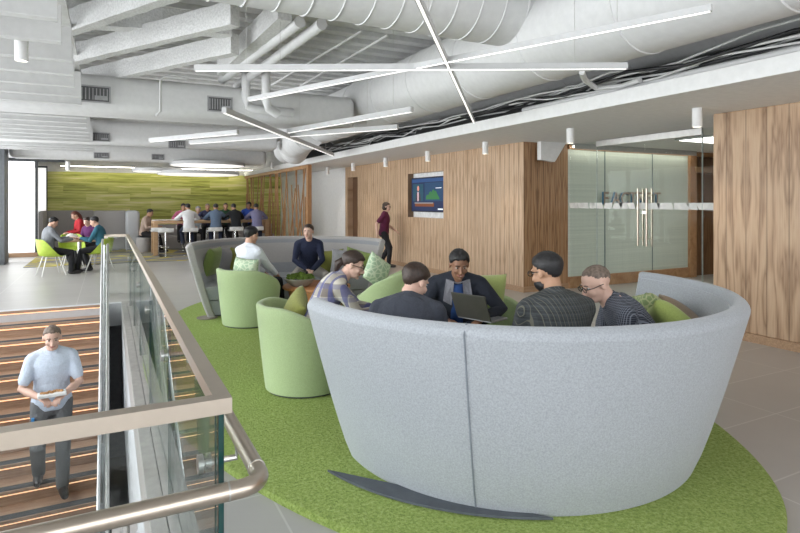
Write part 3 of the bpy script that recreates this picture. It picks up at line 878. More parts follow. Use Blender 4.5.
# small things on the high table
def plate_stack(px, Y, label, name, mb, mat, cat, z=1.062):
    x, y = XY(px, Y); o = mb.build(name, mat, None, True); o.location = (x, y, z); return tag(o, label, cat)
for px, lab in ((157,'nearest the empty end of the high table'), (166,'beside the person in pink'), (173,'in front of the person in pink')):
    plate_stack(px, 19.2, 'small white food tray '+lab, 'food_tray', MB().lathe([(.01,0),(.13,0),(.16,.03),(.15,.035),(.12,.01),(.01,.01)], 20), plain('white_card', (.8,.8,.78), .7), 'tray')

# ------------------------------------------------------------------ cafe table and shell chairs
cfx, cfy = -.62, 15.75
t = thing('cafe_table', 'square cafe table with a timber top on a steel pedestal', 'table', (cfx, cfy, 0))
MB().box((-.38,-.38,.70), (.38,.38,.735), .006).build('tabletop', OAK, t, False)
MB().tube([(0,0,.02), (0,0,.70)], .04, 16).build('pedestal', STEEL, t)
MB().lathe([(.01,0), (.27,0), (.275,.015), (.05,.03), (.01,.03)], 28).build('base', STEEL, t)
def make_shell_chair(label, loc, face, grp='lime green shell chairs around the cafe table'):
    t = thing('shell_chair', label, 'chair', loc, face, grp)
    n = 40; rr = []
    def hgt(a):
        b = pi-abs((a+pi) % (2*pi)-pi); return .44+.38*sst((radians(120)-b)/radians(85))
    rows = []
    for (k, rad) in ((0,.02), (.02,.15), (.08,.235), (.3,.262), (.6,.28), (1,.30)):
        rows.append([(rad*1.0, .42+ (hgt(2*pi*i/n)-.42)*k) for i in range(n)])
    for (k, rad) in ((1,.285), (.6,.262), (.3,.245), (.13,.21), (.09,.12), (.09,.02)):
        rows.append([(rad, .42+(hgt(2*pi*i/n)-.42)*k+ (.015 if k<.2 else 0)) for i in range(n)])
    m = MB(); m.rings([[V((r*cos(2*pi*i/n), r*sin(2*pi*i/n), z)) for i, (r, z) in enumerate(row)] for row in rows])
    m.build('seat_shell', LIMES, t, True, angle=60)
    for sx in (-1, 1):
        for sy in (-1, 1):
            MB().tube([(sx*.12,sy*.12,.425), (sx*.24,sy*.23,.0)], [.015,.010], 10).build('leg', plain('pale_leg', (.70,.69,.66), .4), t)
    return t
c1 = XY(51, 14.95); c2 = XY(100, 15.25)
ch1 = make_shell_chair('lime shell chair under the person in grey top at the cafe table', (c1[0],c1[1],0), radians(20))
dup(ch1, (c2[0],c2[1],0), radians(160), 'lime shell chair under the person in teal, seen through the glass rail')
c3 = XY(72, 16.7); dup(ch1, (c3[0],c3[1],0), radians(-80), 'lime shell chair standing on the far side of the cafe table')
def small(name, label, cat, px, Y, z, mb, mat):
    x, y = XY(px, Y); o = mb.build(name, mat, None, True); o.location = (x, y, z); return tag(o, label, cat)
small('paper_bag', 'crumpled white paper food wrapper held up at the cafe table', 'wrapper', 71.5, 15.6, .80, MB().ell((0,0,0), (.13,.06,.10), 14, 9, fn=lambda d: random.uniform(.78,1.15)), plain('wrapper_white', (.78,.75,.70), .8))
small('food_bowl', 'dark bowl of salad on the cafe table', 'bowl', 79, 15.7, .737, MB().lathe([(.01,0),(.06,0),(.10,.05),(.09,.055),(.01,.04)], 20), DARKM)
small('food_container', 'tan food container in front of the person in teal', 'container', 85, 15.75, .737, MB().box((-.09,-.07,0),(.09,.07,.06),.01), plain('tan_card', (.6,.45,.32), .8))
# ------------------------------------------------------------------ people
SKIN = {k: plain('skin_'+k, c, .55, var=.03) for k, c in dict(light=(.60,.36,.26), pale=(.66,.43,.34), tan=(.42,.24,.15), brown=(.24,.12,.07)).items()}
HAIRD = plain('hair_black', (.012,.011,.012), .55, var=.2, scale=60, bump=.6, bscale=90)
HAIRB = plain('hair_dark_brown', (.035,.02,.014), .5, var=.2, scale=60, bump=.6, bscale=90)
HAIRG = plain('hair_grey_brown', (.16,.12,.095), .6, var=.2, scale=60, bump=.5, bscale=90)
LIPM = plain('lips', (.42,.17,.14), .5)
EYEW = plain('eye_white', (.48,.46,.44), .6); EYED = plain('eye_dark', (.03,.02,.015), .2)
SHOEM = plain('dark_shoe', (.03,.028,.03), .5)

def ik(a, b, l1, l2, pole):
    a, b = V(a), V(b); d = b-a; L = d.length
    if L > (l1+l2)*.995: b = a+d.normalized()*(l1+l2)*.995; d = b-a; L = d.length
    x = (l1*l1-l2*l2+L*L)/(2*L); h = sqrt(max(0, l1*l1-x*x)); n = d.normalized()
    p = V(pole); p = (p-n*p.dot(n)); p = p.normalized() if p.length > 1e-4 else V((0,0,1))
    return a+n*x+p*h, b

def loft(mb, spine, secs, n=20, side=V((1,0,0))):
    """spine: function t->(point, forward vector); secs: (t, halfwidth, halfdepth, forward offset)"""
    rr = []
    for t, w, dp, off in secs:
        p, fw = spine(t)
        rr.append([p+fw*off+side*cos(2*pi*k/n)*w+fw*sin(2*pi*k/n)*dp for k in range(n)])
    mb.rings(rr); return mb

def person(label, xy, z0, heading, hz=.53, lean=10, curve=8, side=0, twist=0, head=(0,0,0), headfwd=0, hands=None, feet=None, skin='light', hair='short', hairm=None,
           shirt=None, trousers=None, sleeve='long', beard=None, glasses=False, scale=1.0, group=None, near=False, voxel=None, jacket=None, collar=None, female=False, knee_pole=(0,1,.3),
           elbow=None, extra=None, shoes=True, smile=False, lap=None, kneeout=1.0, bulk=1.0):
    """origin on the ground under the pelvis, facing +y locally; heading = world direction faced, degrees"""
    vx = voxel or (.009 if near else .014)
    sk = SKIN[skin]; hairm = hairm or HAIRD
    ln, cv = radians(lean), radians(curve)
    hip = V((0,0,hz))
    def R(tilt, tw=0): return Matrix.Rotation(radians(side), 3, 'Y') @ Matrix.Rotation(tw, 3, 'Z') @ Matrix.Rotation(-tilt, 3, 'X')
    tw = radians(twist)
    # spine curve integrates its tilt
    N = 20; TL = .53; P = [hip.copy()]; FW = []
    for i in range(N+1):
        t = i/N; M = R(ln+cv*(t*2-1), tw*t); FW.append((M @ V((0,1,0)), M @ V((1,0,0)), M @ V((0,0,1))))
        P.append(P[-1]+M @ V((0,0,TL/N)))
    def spine(t):
        f = t/TL*N
        if f < 0: return P[0]+FW[0][2]*t, FW[0][0]
        i = min(N, int(f)); return P[i]+(P[min(i+1,N)]-P[i])*(f-i if i < N else 0)+(FW[N][2]*(t-TL) if t > TL else V((0,0,0))), FW[min(i,N)][0]
    top = FW[N]; sidev = top[1]
    sw = (.150 if female else .170)*bulk
    nb = P[N]
    shR = spine(.435)[0]+sidev*sw; shL = spine(.435)[0]-sidev*sw
    # head frame
    hp, hyaw, hroll = [radians(a) for a in head]
    neck_tilt = ln+cv*.9+radians(headfwd)
    nd = (Matrix.Rotation(radians(side)*.6, 3, 'Y') @ Matrix.Rotation(tw, 3, 'Z') @ Matrix.Rotation(-neck_tilt*.7, 3, 'X')) @ V((0,0,1))
    nt = nb+nd*.045
    HM = (Matrix.Rotation(hroll, 3, 'Y') @ Matrix.Rotation(hyaw, 3, 'Z') @ Matrix.Rotation(-hp, 3, 'X'))
    hc = nt+HM @ V((0,.025,.075))
    H4 = Matrix.Translation(hc) @ HM.to_4x4()
    # limbs
    hands = hands or [(.10,.36,hz+.12), (-.10,.36,hz+.12)]
    feet = feet or [(.11,.50,.07), (-.11,.50,.07)]
    el = elbow or [(.6,-.6,-.8), (-.6,-.6,-.8)]
    arms = []
    for s, sh, h, pol in ((1,shR,hands[0],el[0]), (-1,shL,hands[1],el[1])):
        e, w = ik(sh, h, .285, .26, pol); arms.append((s, sh, e, w))
    legs = []
    for s, ft in ((1,feet[0]), (-1,feet[1])):
        hj = hip+V((s*.09,.0,-.01)); k, a = ik(hj, ft, .43, .43, V(knee_pole)+V((s*.12*kneeout,0,0))); legs.append((s, hj, k, a))
    fw = .92 if female else 1.0
    secs = [(-.13,.12*fw,.09,.0), (-.08,.165,.115,-.01), (0,.172,.125,-.005), (.09,.155*fw,.112,.0), (.19,.146*fw,.108,.0), (.30,.165*fw,.118,.005), (.38,.180*fw,.115,.0), (.43,.178*fw,.10,-.005), (.465,.150*fw,.085,-.01), (.495,.105*fw,.075,-.012), (.525,.062,.062,-.012)]
    def torso(mb, inf=0.0, t0=-1, t1=9):
        ss = [(t, w*bulk+inf, d*(.5+.5*bulk)+inf, o) for t, w, d, o in secs if t0 <= t <= t1]
        loft(mb, spine, ss, 20, V((1,0,0)) if abs(twist) < 1 else (FW[N//2][1]))
    def armtube(mb, a, inf=0.0, upto=2.0, wr=.027):
        s, sh, e, w = a
        um = sh.lerp(e, .5); fm = e.lerp(w, .4)
        if upto >= 2: mb.capsule([sh, um, e, fm, w], [.055*bulk+inf, .048+inf, .040+inf, .040+inf, wr+inf], 12)
        else: mb.capsule([sh, um, sh.lerp(e, upto)], [.055*bulk+inf, .050+inf*1.1, .047+inf*1.3], 12)
    def legtube(mb, l, inf=0.0, ank=.042, t=1.0):
        s, hj, k, a = l
        mb.capsule([hj, hj.lerp(k,.4), k, k.lerp(a,.35), k.lerp(a,.35+.65*t)], [.085+inf, .074+inf, .056+inf, .053+inf, ank+inf], 12)
    body = MB()
    torso(body, -.006)
    body.capsule([nb-nd*.04, nt+nd*.01, hc+HM@V((0,-.02,-.04))], [.060,.053,.052], 12)
    for a in arms:
        armtube(body, a); body.capsule([nb-nd*.02-top[0]*.015, a[1]+top[2]*.004], [.050,.050], 12)
    for l in legs: legtube(body, l)
    # head
    body.ell(hc+HM@V((0,-.012,.032)), (.074,.094,.083), 20, 14, HM)
    body.ell(hc+HM@V((0,.022,-.025)), (.060,.068,.072), 16, 12, HM)
    body.ell(hc+HM@V((0,.036,-.068)), (.045,.046,.042), 14, 10, HM)
    body.ell(hc+HM@V((0,.074,-.095)), (.018,.014,.013), 10, 8, HM)
    def hp_(x, y, z): return hc+HM@V((x,y,z))
    body.capsule([hp_(0,.082,.012), hp_(0,.098,-.016), hp_(0,.106,-.034)], [.0085,.0105,.013], 10)
    body.ell(hp_(0,.094,-.040), (.018,.012,.009), 10, 8, HM)
    for s in (-1, 1):
        body.ell(hp_(s*.030,.072,.024), (.024,.013,.008), 10, 8, HM)
        body.ell(hp_(s*.038,.060,-.028), (.022,.022,.020), 10, 8, HM)
        body.ell(hp_(s*.076,-.008,-.004), (.010,.020,.032), 10, 8, HM)
    # hands
    fr = .0082 if near else .0095
    for s, sh, e, w in arms:
        f = (w-e).normalized(); dn = V((0,0,-1)) if abs(f.z) < .85 else V((0,1,0))
        sd = f.cross(dn).normalized(); pn = sd.cross(f).normalized()*(1)
        if pn.dot(dn) < 0: pn = -pn
        tside = -s
        sdl = V((1,0,0))*1.0
        # the thumb is on the inner side when the palm faces down
        lat = sd if sd.dot(V((1,0,0)))*tside > 0 else -sd
        rr = []
        for t, wd, th in ((0,.024,.018), (.03,.034,.016), (.065,.041,.014), (.088,.038,.012)):
            c = w+f*t+pn*(.004*t/.09); rr.append([c+lat*cos(2*pi*k/12)*wd+pn*sin(2*pi*k/12)*th for k in range(12)])
        body.rings(rr)
        for i, (o, L) in enumerate(((.029,.068),(.010,.076),(-.010,.071),(-.029,.056))):
            b0 = w+f*.080+lat*o; a1 = b0+f*L*.45+pn*L*.15; a2 = b0+f*L*.70+pn*L*.45; a3 = b0+f*L*.72+pn*L*.75
            body.capsule([b0, a1, a2, a3], [fr, fr, fr*.92, fr*.85], 8)
        b0 = w+f*.02+lat*.024; body.capsule([b0, b0+f*.03+lat*.022+pn*.01, b0+f*.06+lat*.022+pn*.022], [fr*1.25, fr*1.1, fr*.95], 8)
    for s, hj, k, a in legs:
        body.capsule([a+V((0,-.03,-.025)), a+V((s*.008,.06,-.035)), a+V((s*.012,.15,-.045))], [.034,.036,.026], 10)
    ob = remeshed(body, vx if not near else .0065, 'person', sk, None, 1)
    ob.location = (xy[0], xy[1], z0); ob.rotation_euler.z = radians(heading-90); ob.scale = (scale,)*3
    tag(ob, label, 'person', group)
    # garments
    shirt = shirt or cloth('shirt_grey', (.3,.3,.3)); trousers = trousers or cloth('trousers_dark', (.03,.03,.035))
    g = MB(); torso(g, .012 if not jacket else .016, -.09, .50)
    p, f_ = spine(.50); g.tube([spine(.47)[0]-f_*.01, spine(.525)[0]-f_*.008], [.085,.066], 16)
    inf = .010 if not jacket else .019
    for a in arms:
        g.capsule([nb-nd*.025-top[0]*.015, a[1]+top[2]*.004], [.050+inf,.051+inf], 12)
        armtube(g, a, inf, 2.0 if sleeve == 'long' else .72, .030)
    c_ = spine(.50)
    remeshed(g, max(vx, .011), 'jacket' if jacket else 'shirt', shirt, ob, 3)
    # collar band round the neck
    m = MB(); fwv = top[0]; n = 20
    cc = spine(.522)[0]; rr = []
    for rad, h in ((.074,-.018), (.070,.022), (.062,.024), (.064,-.016)):
        rr.append([cc+sidev*cos(2*pi*k/n)*rad+fwv*sin(2*pi*k/n)*rad*.95+top[2]*(h-(.028 if sin(2*pi*k/n) > .2 else 0)*max(0, sin(2*pi*k/n))) for k in range(n)])
    rr.append(rr[0]); vr = [[m.bm.verts.new(p) for p in r] for r in rr[:-1]]
    for i in range(4):
        for j in range(n): m.bm.faces.new((vr[i][j], vr[i][(j+1)%n], vr[(i+1)%4][(j+1)%n], vr[(i+1)%4][j]))
    m.build('collar', collar or shirt, ob)
    g = MB(); torso(g, .008, -.13, .10)
    for l in legs: legtube(g, l, .014, .046)
    remeshed(g, max(vx, .012), 'trousers', trousers, ob, 2)
    if shoes:
        for s, hj, k, a in legs:
            m = MB(); m.capsule([a+V((0,-.035,-.022)), a+V((s*.008,.06,-.034)), a+V((s*.014,.17,-.040))], [.043,.045,.034], 12)
            m.capsule([a+V((0,-.01,-.02)), a+V((0,-.005,.03))], [.046,.045], 12)
            m.build('shoe', SHOEM, ob)
    # hair
    def hairshell(line, th, lowback=0, seed=1, c=(0,-.012,.032), r=(.074,.094,.083), inner=.86):
        rg = random.Random(seed)
        def fn(d):
            az = abs(atan2(d.x, d.y)); el_ = d.z   # az 0 front .. pi back
            if az < pi*.5: ln_ = line[0]+(line[1]-line[0])*sst((az-.45)/(pi*.5-.45))**1.5
            else: ln_ = line[1]+(line[2]-line[1])*sst((az-pi*.5)/(pi*.35))
            ln_ += .05*sin(11*az+seed)
            k = sst((el_-ln_)/.14+.5)
            tt = th*(.28+.72*sst((el_+.35)/.75))*(1+.14*sin(7*az+seed)*cos(5*el_)+.10*sin(23*d.x+seed)*sin(19*d.y))
            tt += rg.uniform(-.016,.016)
            return inner+(1+tt-inner)*k
        m = MB(); m.ell((0,0,0), r, 36, 26, None, fn); m.xf(H4 @ Matrix.Translation(c)); return m.build('hair', hairm, ob, True, angle=80)
    if hair == 'short': hairshell((.48,-.26,-.88), .15, seed=len(label))
    elif hair == 'thick': hairshell((.46,-.36,-.92), .21, seed=len(label))
    elif hair == 'crew': hairshell((.52,-.12,-.62), .07, seed=3)
    elif hair == 'shaved': hairshell((.60,.10,-.45), .035, seed=3)
    elif hair in ('long', 'tied', 'bob'):
        hairshell((.40,-.30,-.85), .16, seed=5)
        m = MB()
        if hair == 'tied': m.capsule([hp_(0,-.10,.0), hp_(0,-.125,-.03), hp_(0,-.12,-.09)], [.035,.038,.02], 10)
        elif hair == 'bob':
            m.ell(hp_(0,-.035,-.02), (.092,.085,.085), 16, 10, HM)
        else: m.capsule([hp_(0,-.07,.03), hp_(0,-.10,-.06), hp_(0,-.10,-.16), hp_(0,-.08,-.22)], [.06,.065,.055,.03], 12)
        m.build('hair', hairm, ob)
    if beard:
        def fb(d):
            k = sst((.10-d.z)/.25+.5); kf = 1 if d.y > -.25 else 0
            mouth = 1 if not (abs(d.x) < .35 and d.y > .6 and -.28 < d.z < -.02) else 0
            return .80+.27*k*kf*mouth
        m = MB(); m.ell((0,0,0), (.060,.070,.062), 24, 18, None, fb); m.xf(H4 @ Matrix.Translation((0,.020,-.052))); m.build('beard', hairm, ob, True, angle=80)
    # face
    for s in (-1, 1):
        e = MB().ell(hp_(s*.030,.071,.006), (.0125,.011,.0055), 12, 8, HM).build('eye', EYEW, ob)
        MB().ell(hp_(s*.030,.0790,.006), (.0065,.0055,.0055), 10, 8, HM).build('iris', EYED, e)
        MB().capsule([hp_(s*.014,.086,.026), hp_(s*.030,.0865,.031), hp_(s*.046,.077,.026)], [.003,.0042,.003], 8).build('eyebrow', hairm, ob)
    w = .024 if not smile else .028
    MB().capsule([hp_(-w,.076,-.058+(.006 if smile else 0)), hp_(-w*.4,.087,-.062), hp_(w*.4,.087,-.062), hp_(w,.076,-.058+(.006 if smile else 0))], [.003,.0055,.0055,.003], 8).build('lips', LIPM, ob)
    if smile: MB().capsule([hp_(-w*.6,.086,-.0595), hp_(0,.090,-.062), hp_(w*.6,.086,-.0595)], [.0025,.0035,.0025], 8).build('teeth', EYEW, ob)
    if glasses:
        m = MB()
        for s in (-1, 1):
            m.tube([hp_(s*.031+.021*cos(a),.100,.006+.016*sin(a)) for a in [2*pi*i/16 for i in range(16)]], .0028, 6, closed=True)
            m.tube([hp_(s*.052,.099,.010), hp_(s*.080,.060,.010), hp_(s*.084,-.01,.008)], .0028, 6)
        m.tube([hp_(-.011,.101,.010), hp_(.011,.101,.010)], .0028, 6)
        m.build('glasses', BLACK, ob)
    if extra: extra(ob, spine, top, sidev, hp_, arms, legs, H4)
    M = Matrix.Translation((xy[0],xy[1],z0)) @ Matrix.Rotation(radians(heading-90), 4, 'Z') @ Matrix.Scale(scale, 4)
    hw = M @ hc; tp = proj(M @ (hc+HM@V((0,0,.115)))); ct = proj(hw)
    return ob, M, dict(hc=hc, HM=HM, arms=arms, spine=spine)

PL_BLUE = plaid('blue_white_plaid', (.62,.58,.50), ((.08,.09,.26), (.10,.11,.28)), 9, 9, .34, (.20,.17,.15))
PL_DARK = plaid('charcoal_check', (.030,.034,.036), ((.16,.155,.115), (.10,.115,.115)), 46, 50, .13, (.05,.055,.06))
PL_FINE = plaid('navy_white_mini_check', (.028,.032,.048), ((.26,.28,.33), (.26,.28,.33)), 80, 80, .28)
STRIPE = plaid('lavender_stripe', (.16,.16,.30), ((.16,.16,.30), (.55,.50,.60)), 10, 26, .3)
LTBLUE = cloth('pale_blue_shirt', (.62,.70,.82)); WHT = cloth('white_shirt', (.74,.77,.84)); NAVY = cloth('navy_sweater', (.016,.022,.055))
CHAR = cloth('charcoal_jacket', (.050,.056,.075)); JKT = cloth('dark_navy_jacket', (.018,.022,.034)); GREYCOL = cloth('grey_collar', (.22,.22,.25)); TEE = cloth('royal_blue_tee', (.02,.06,.20))
KHAKI = cloth('stone_chinos', (.46,.43,.39)); GREYT = cloth('grey_trousers', (.16,.165,.17)); BLKT = cloth('black_trousers', (.014,.014,.017)); JEAN = cloth('dark_jeans', (.02,.028,.055))
PLUM = cloth('plum_top', (.10,.012,.045))

# --- man in white shirt, back to the camera in tub chair A
hA = 34
a_ = UD(-2.04, 7.70)
person('person in pale blue-white shirt seated with his back to the camera', a_, .036, hA, hz=.515, lean=-2, curve=8, head=(8,-6,0), skin='light', hair='thick', shirt=WHT, trousers=BLKT,
       hands=[(.10,.40,.60), (-.14,.40,.62)], near=True, scale=1.0)
# --- man in navy sweater on the far sofa
b_ = UD(-1.50, 9.22)
person('person in navy sweater and stone chinos leaning forward on the far sofa', b_, .012, -104, hz=.55, lean=20, curve=10, head=(2,-22,0), skin='pale', hair='short', hairm=HAIRB, shirt=NAVY, trousers=KHAKI,
       hands=[(.055,.42,.60), (-.045,.43,.585)], feet=[(.20,.50,.07), (-.20,.48,.07)], near=True, kneeout=4, elbow=[(1,-.2,-.4), (-1,-.2,-.4)])
# --- woman in plaid shirt in tub chair B
c_ = UD(-.74, 4.84)
def blackinner(ob, spine, top, sidev, hp_, arms, legs, H4):
    m = MB(); loft(m, spine, [(.10,.05,.02,.108), (.25,.05,.02,.116), (.38,.05,.02,.116), (.46,.045,.02,.088), (.50,.035,.02,.062)], 14); m.build('black_top', BLKT, ob)
person('person in blue and cream plaid shirt and glasses leaning forward', c_, .036, -14, hz=.52, lean=31, curve=18, head=(20,-14,0), headfwd=10, skin='pale', hair='tied', hairm=HAIRB, shirt=PL_BLUE, trousers=BLKT,
       hands=[(.06,.60,.66), (-.02,.62,.64)], near=True, female=True, glasses=True, smile=True, extra=blackinner, collar=PL_BLUE)
# --- man in charcoal top seen from behind
d_ = UD(.02, 3.50)
person('person in charcoal jacket with his back turned, head bowed to the right', d_, .012, 52, hz=.53, lean=24, curve=18, head=(24,-38,0), headfwd=8, skin='pale', hair='thick', hairm=HAIRB, shirt=CHAR, trousers=JEAN, jacket=True,
       hands=[(.10,.44,.64), (-.08,.44,.64)], near=True, bulk=1.06)
# --- smiling person with laptop
e_ = UD(.49, 5.00)
def teefront(ob, spine, top, sidev, hp_, arms, legs, H4):
    m = MB(); loft(m, spine, [(.06,.055,.02,.118), (.25,.055,.02,.125), (.36,.055,.02,.124), (.44,.05,.02,.098), (.50,.04,.02,.066)], 14); m.build('blue_tee', TEE, ob)
    for s in (-1, 1):
        m = MB(); q = []
        p0 = spine(.53)[0]; f = top[0]
        a = p0+sidev*s*.035+f*.062; b = p0+sidev*s*.10+f*.03; c = spine(.40)[0]+sidev*s*.125+f*.142; d = spine(.36)[0]+sidev*s*.055+f*.150
        m.prism([a, b, c, d], f*.012); m.build('grey_lapel', GREYCOL, ob, False)
person('person in dark jacket with grey collar smiling down at a laptop', e_, .036, -118, hz=.52, lean=27, curve=14, head=(20,6,0), skin='brown', hair='thick', shirt=JKT, trousers=JEAN, jacket=True, collar=GREYCOL,
       hands=[(.13,.40,.66), (-.18,.42,.66)], near=True, smile=True, extra=teefront, bulk=1.08, elbow=[(1,-.3,-.4), (-1,-.3,-.4)])
# --- bearded man in check shirt
f_ = UD(.95, 3.30)
person('person in dark checked shirt with black beard and glasses, back turned', f_, .012, 72, hz=.55, lean=14, curve=14, head=(12,28,0), headfwd=8, skin='tan', hair='short', shirt=PL_DARK, trousers=JEAN, beard=True, glasses=True,
       hands=[(.10,.46,.66), (-.10,.46,.66)], near=True, bulk=1.04, scale=1.03)
# --- grey-haired man in small check shirt
g_ = UD(1.68, 3.66)
person('grey-haired person with black glasses and fine check shirt leaning forward', g_, .012, 146, hz=.55, lean=37, curve=10, head=(24,16,0), headfwd=0, skin='pale', hair='shaved', hairm=HAIRG, shirt=PL_FINE, trousers=JEAN, glasses=True,
       hands=[(.12,.56,.62), (-.10,.56,.62)], near=True, bulk=1.05, scale=1.03)
# laptop on the lap of the man
lm = Matrix.Translation(V((*UD(.68,4.62), .70))) @ Matrix.Rotation(radians(-118-90-44), 4, 'Z')
t = thing('laptop', 'open laptop with a dark lid on the lap of the smiling person', 'laptop', lm.translation, radians(-118-90-44))
MB().box((-.17,-.10,0), (.17,.12,.016), .004).build('keyboard_base', plain('laptop_grey', (.30,.30,.31), .4, .5), t, False)
MB().box((-.17,0,0), (.17,.010,.225), .004).xf(Matrix.Translation((0,.12,.014)) @ Matrix.Rotation(radians(-22), 4, 'X')).build('lid', plain('laptop_lid', (.055,.052,.045), .45), t, False)

# --- man walking down the stairs
k = 10
sy = 10.3-GO*9.6; sx, _ = XY(51, 7.25)
sz = -RISE*9
def belt(ob, spine, top, sidev, hp_, arms, legs, H4):
    m = MB(); loft(m, spine, [(.065,.176,.132,0), (.095,.172,.130,0)], 24); m.build('belt', plain('brown_belt', (.05,.025,.015), .5), ob, False)
    m = MB(); m.box((.150,.09,.76), (.175,.13,.88)).build('blue_badge', plain('blue_badge', (.05,.25,.55), .5), ob, False)
person('person in light blue short-sleeved shirt and grey trousers walking down the stairs', (sx,7.36), -RISE*10, -84, hz=1.0, lean=2, curve=3, head=(14,0,0), skin='pale', hair='crew', hairm=HAIRG, shirt=LTBLUE, trousers=GREYT, sleeve='short',
       hands=[(.11,.30,1.13), (-.09,.31,1.13)], feet=[(.11,-.16,.225), (-.09,.06,.075)], near=True, extra=belt, scale=1.10, elbow=[(.7,-.6,-.4), (-.7,-.6,-.4)], knee_pole=(0,1,0))
t = thing('food_tray', 'white paper tray of food carried by the person on the stairs', 'tray', (sx+.03,7.36-.375,-RISE*10+1.255), radians(6))
MB().box((-.13,-.07,0), (.13,.07,.035), .008).build('tray', plain('tray_white', (.8,.8,.78), .6), t, False)
m = MB()
for i in range(9): m.ell((-.09+.022*i, random.uniform(-.03,.03), .04), (.022,.025,.015), 8, 6)
m.build('food', plain('food_tan', (.45,.24,.10), .7, var=.2), t)

# --- woman walking past the television
w_ = PD(384, 14.4)
person('person in plum top and black trousers walking beside the wood wall', w_, 0, -40, hz=.90, lean=4, curve=0, head=(4,-6,0), skin='pale', hair='bob', hairm=HAIRB, shirt=PLUM, trousers=BLKT, sleeve='short', glasses=True,
       hands=[(.24,-.12,.86), (-.24,.26,.92)], feet=[(.08,.14,.075), (-.07,-.12,.09)], female=True, scale=.985, elbow=[(.2,-1,0), (-.2,-1,0)], knee_pole=(0,1,0))

# --- cafe table
x, y = XY(52, 15.05)
person('person in grey top sitting at the cafe table, dark trousers', (c1[0]-.04,c1[1]-.02), 0, 22, hz=.56, lean=4, curve=14, head=(24,0,0), skin='light', hair='short', shirt=cloth('grey_knit', (.20,.21,.225)), trousers=BLKT,
       hands=[(.14,.42,.80), (-.10,.44,.82)], feet=[(.12,.42,.07), (-.10,.56,.07)], scale=1.0)
person('person in teal shirt sitting at the cafe table facing left', (c2[0]+.04,c2[1]), 0, 165, hz=.56, lean=12, curve=12, head=(20,0,0), skin='light', hair='short', shirt=cloth('teal_shirt', (.03,.13,.19)), trousers=BLKT,
       hands=[(.14,.42,.78), (-.10,.42,.80)], feet=[(.12,.30,.07), (-.10,.50,.07)])
x, y = XY(82, 20.2)
person('person in red top seated beyond the cafe table by the booth', (x,y), 0, -160, hz=.56, lean=14, curve=10, head=(24,0,0), skin='light', hair='long', hairm=plain('hair_auburn', (.11,.03,.018), .6), shirt=cloth('red_top', (.42,.02,.03)), trousers=BLKT, female=True, scale=1.05)
x, y = XY(92, 17.3)
person('person in purple top behind the cafe table', (x,y), 0, -125, hz=.54, lean=16, curve=8, head=(18,0,0), skin='pale', hair='long', hairm=HAIRB, shirt=cloth('purple_top', (.10,.02,.10)), trousers=BLKT, female=True, scale=.98)
dup(ch1, (x+.02,y+.03,0), radians(-125), 'lime shell chair under the person in purple')
bb = thing('booth_stool', 'low grey upholstered stool in front of the booth', 'stool', (*XY(82, 20.2), 0)); MB().lathe([(.02,0),(.22,0),(.24,.05),(.24,.42),(.20,.46),(.02,.46)], 32).build('seat_pad', GREYB, bb)

# --- high table, near side
for px, lab, sh, hr, hm, tr, hd in (
    (189, 'person in white hoodie on a bar stool, back to the camera', cloth('white_hoodie', (.72,.72,.73)), 'short', HAIRD, JEAN, 93),
    (216, 'person in slate blue shirt on a bar stool, back to the camera', cloth('slate_shirt', (.12,.17,.25)), 'short', HAIRD, JEAN, 82),
    (236, 'person in black jacket on a bar stool, back to the camera', cloth('black_jacket', (.015,.017,.02)), 'short', HAIRD, BLKT, 100),
    (257, 'person in striped lavender shirt on a bar stool, back to the camera', STRIPE, 'short', HAIRD, JEAN, 84)):
    x, y = XY(px, 18.25)
    person(lab, (x,y), .012, hd, hz=.86, lean=16, curve=16, head=(26,0,0), headfwd=6, skin='tan', hair=hr, hairm=hm, shirt=sh, trousers=tr, hands=[(.20,.46,1.09), (-.20,.46,1.09)],
           feet=[(.14,.24,.38), (-.14,.20,.38)], bulk=.98, elbow=[(1,-.3,-.4), (-1,-.3,-.4)])
for px, Yp, zh, lab, sh, sk_, hr, hm in (
    (183, 20.1, .84, 'person in pink shirt facing the camera at the high table', cloth('pink_shirt', (.46,.13,.22)), 'tan', 'short', HAIRD),
    (207, 20.1, .84, 'person in dark navy shirt facing the camera at the high table', cloth('ink_shirt', (.03,.035,.08)), 'tan', 'crew', HAIRG),
    (225, 20.1, .86, 'balding person in dark green shirt facing the camera at the high table', cloth('forest_shirt', (.02,.07,.035)), 'tan', 'shaved', HAIRD),
    (248, 20.1, .89, 'person in royal blue shirt facing the camera at the high table', cloth('cobalt_shirt', (.02,.07,.38)), 'brown', 'thick', HAIRD)):
    x, y = XY(px, Yp)
    person(lab, (x,y), .012, -92, hz=zh, lean=12, curve=12, head=(14,0,0), skin=sk_, hair=hr, hairm=hm, shirt=sh, trousers=BLKT, hands=[(.16,.44,1.09), (-.16,.44,1.09)], feet=[(.14,.24,.38), (-.14,.20,.38)],
           elbow=[(1,-.3,-.4), (-1,-.3,-.4)], bulk=1.05)
x, y = XY(144, 20.3)
person('person in beige shirt sitting low at the left end of the high table', (x,y), 0, -25, hz=.60, lean=14, curve=10, head=(20,0,0), skin='tan', hair='short', shirt=cloth('beige_shirt', (.44,.33,.27)), trousers=BLKT,
       hands=[(.12,.40,.80), (-.12,.40,.80)], scale=1.06)
t = thing('ottoman', 'low grey stool under the person in beige shirt', 'stool', (x,y,.012)); MB().lathe([(.02,0),(.22,0),(.24,.04),(.24,.44),(.21,.48),(.02,.48)], 32).build('seat_pad', GREYB, t)
x, y = XY(198, 20.9)
person('grey-haired person in pale top sitting behind the high table', (x,y), .012, -95, hz=.62, lean=5, curve=10, head=(10,0,0), skin='pale', hair='short', hairm=plain('hair_silver', (.35,.35,.36), .6), shirt=cloth('pale_grey_top', (.45,.50,.55)), trousers=BLKT, scale=1.08)
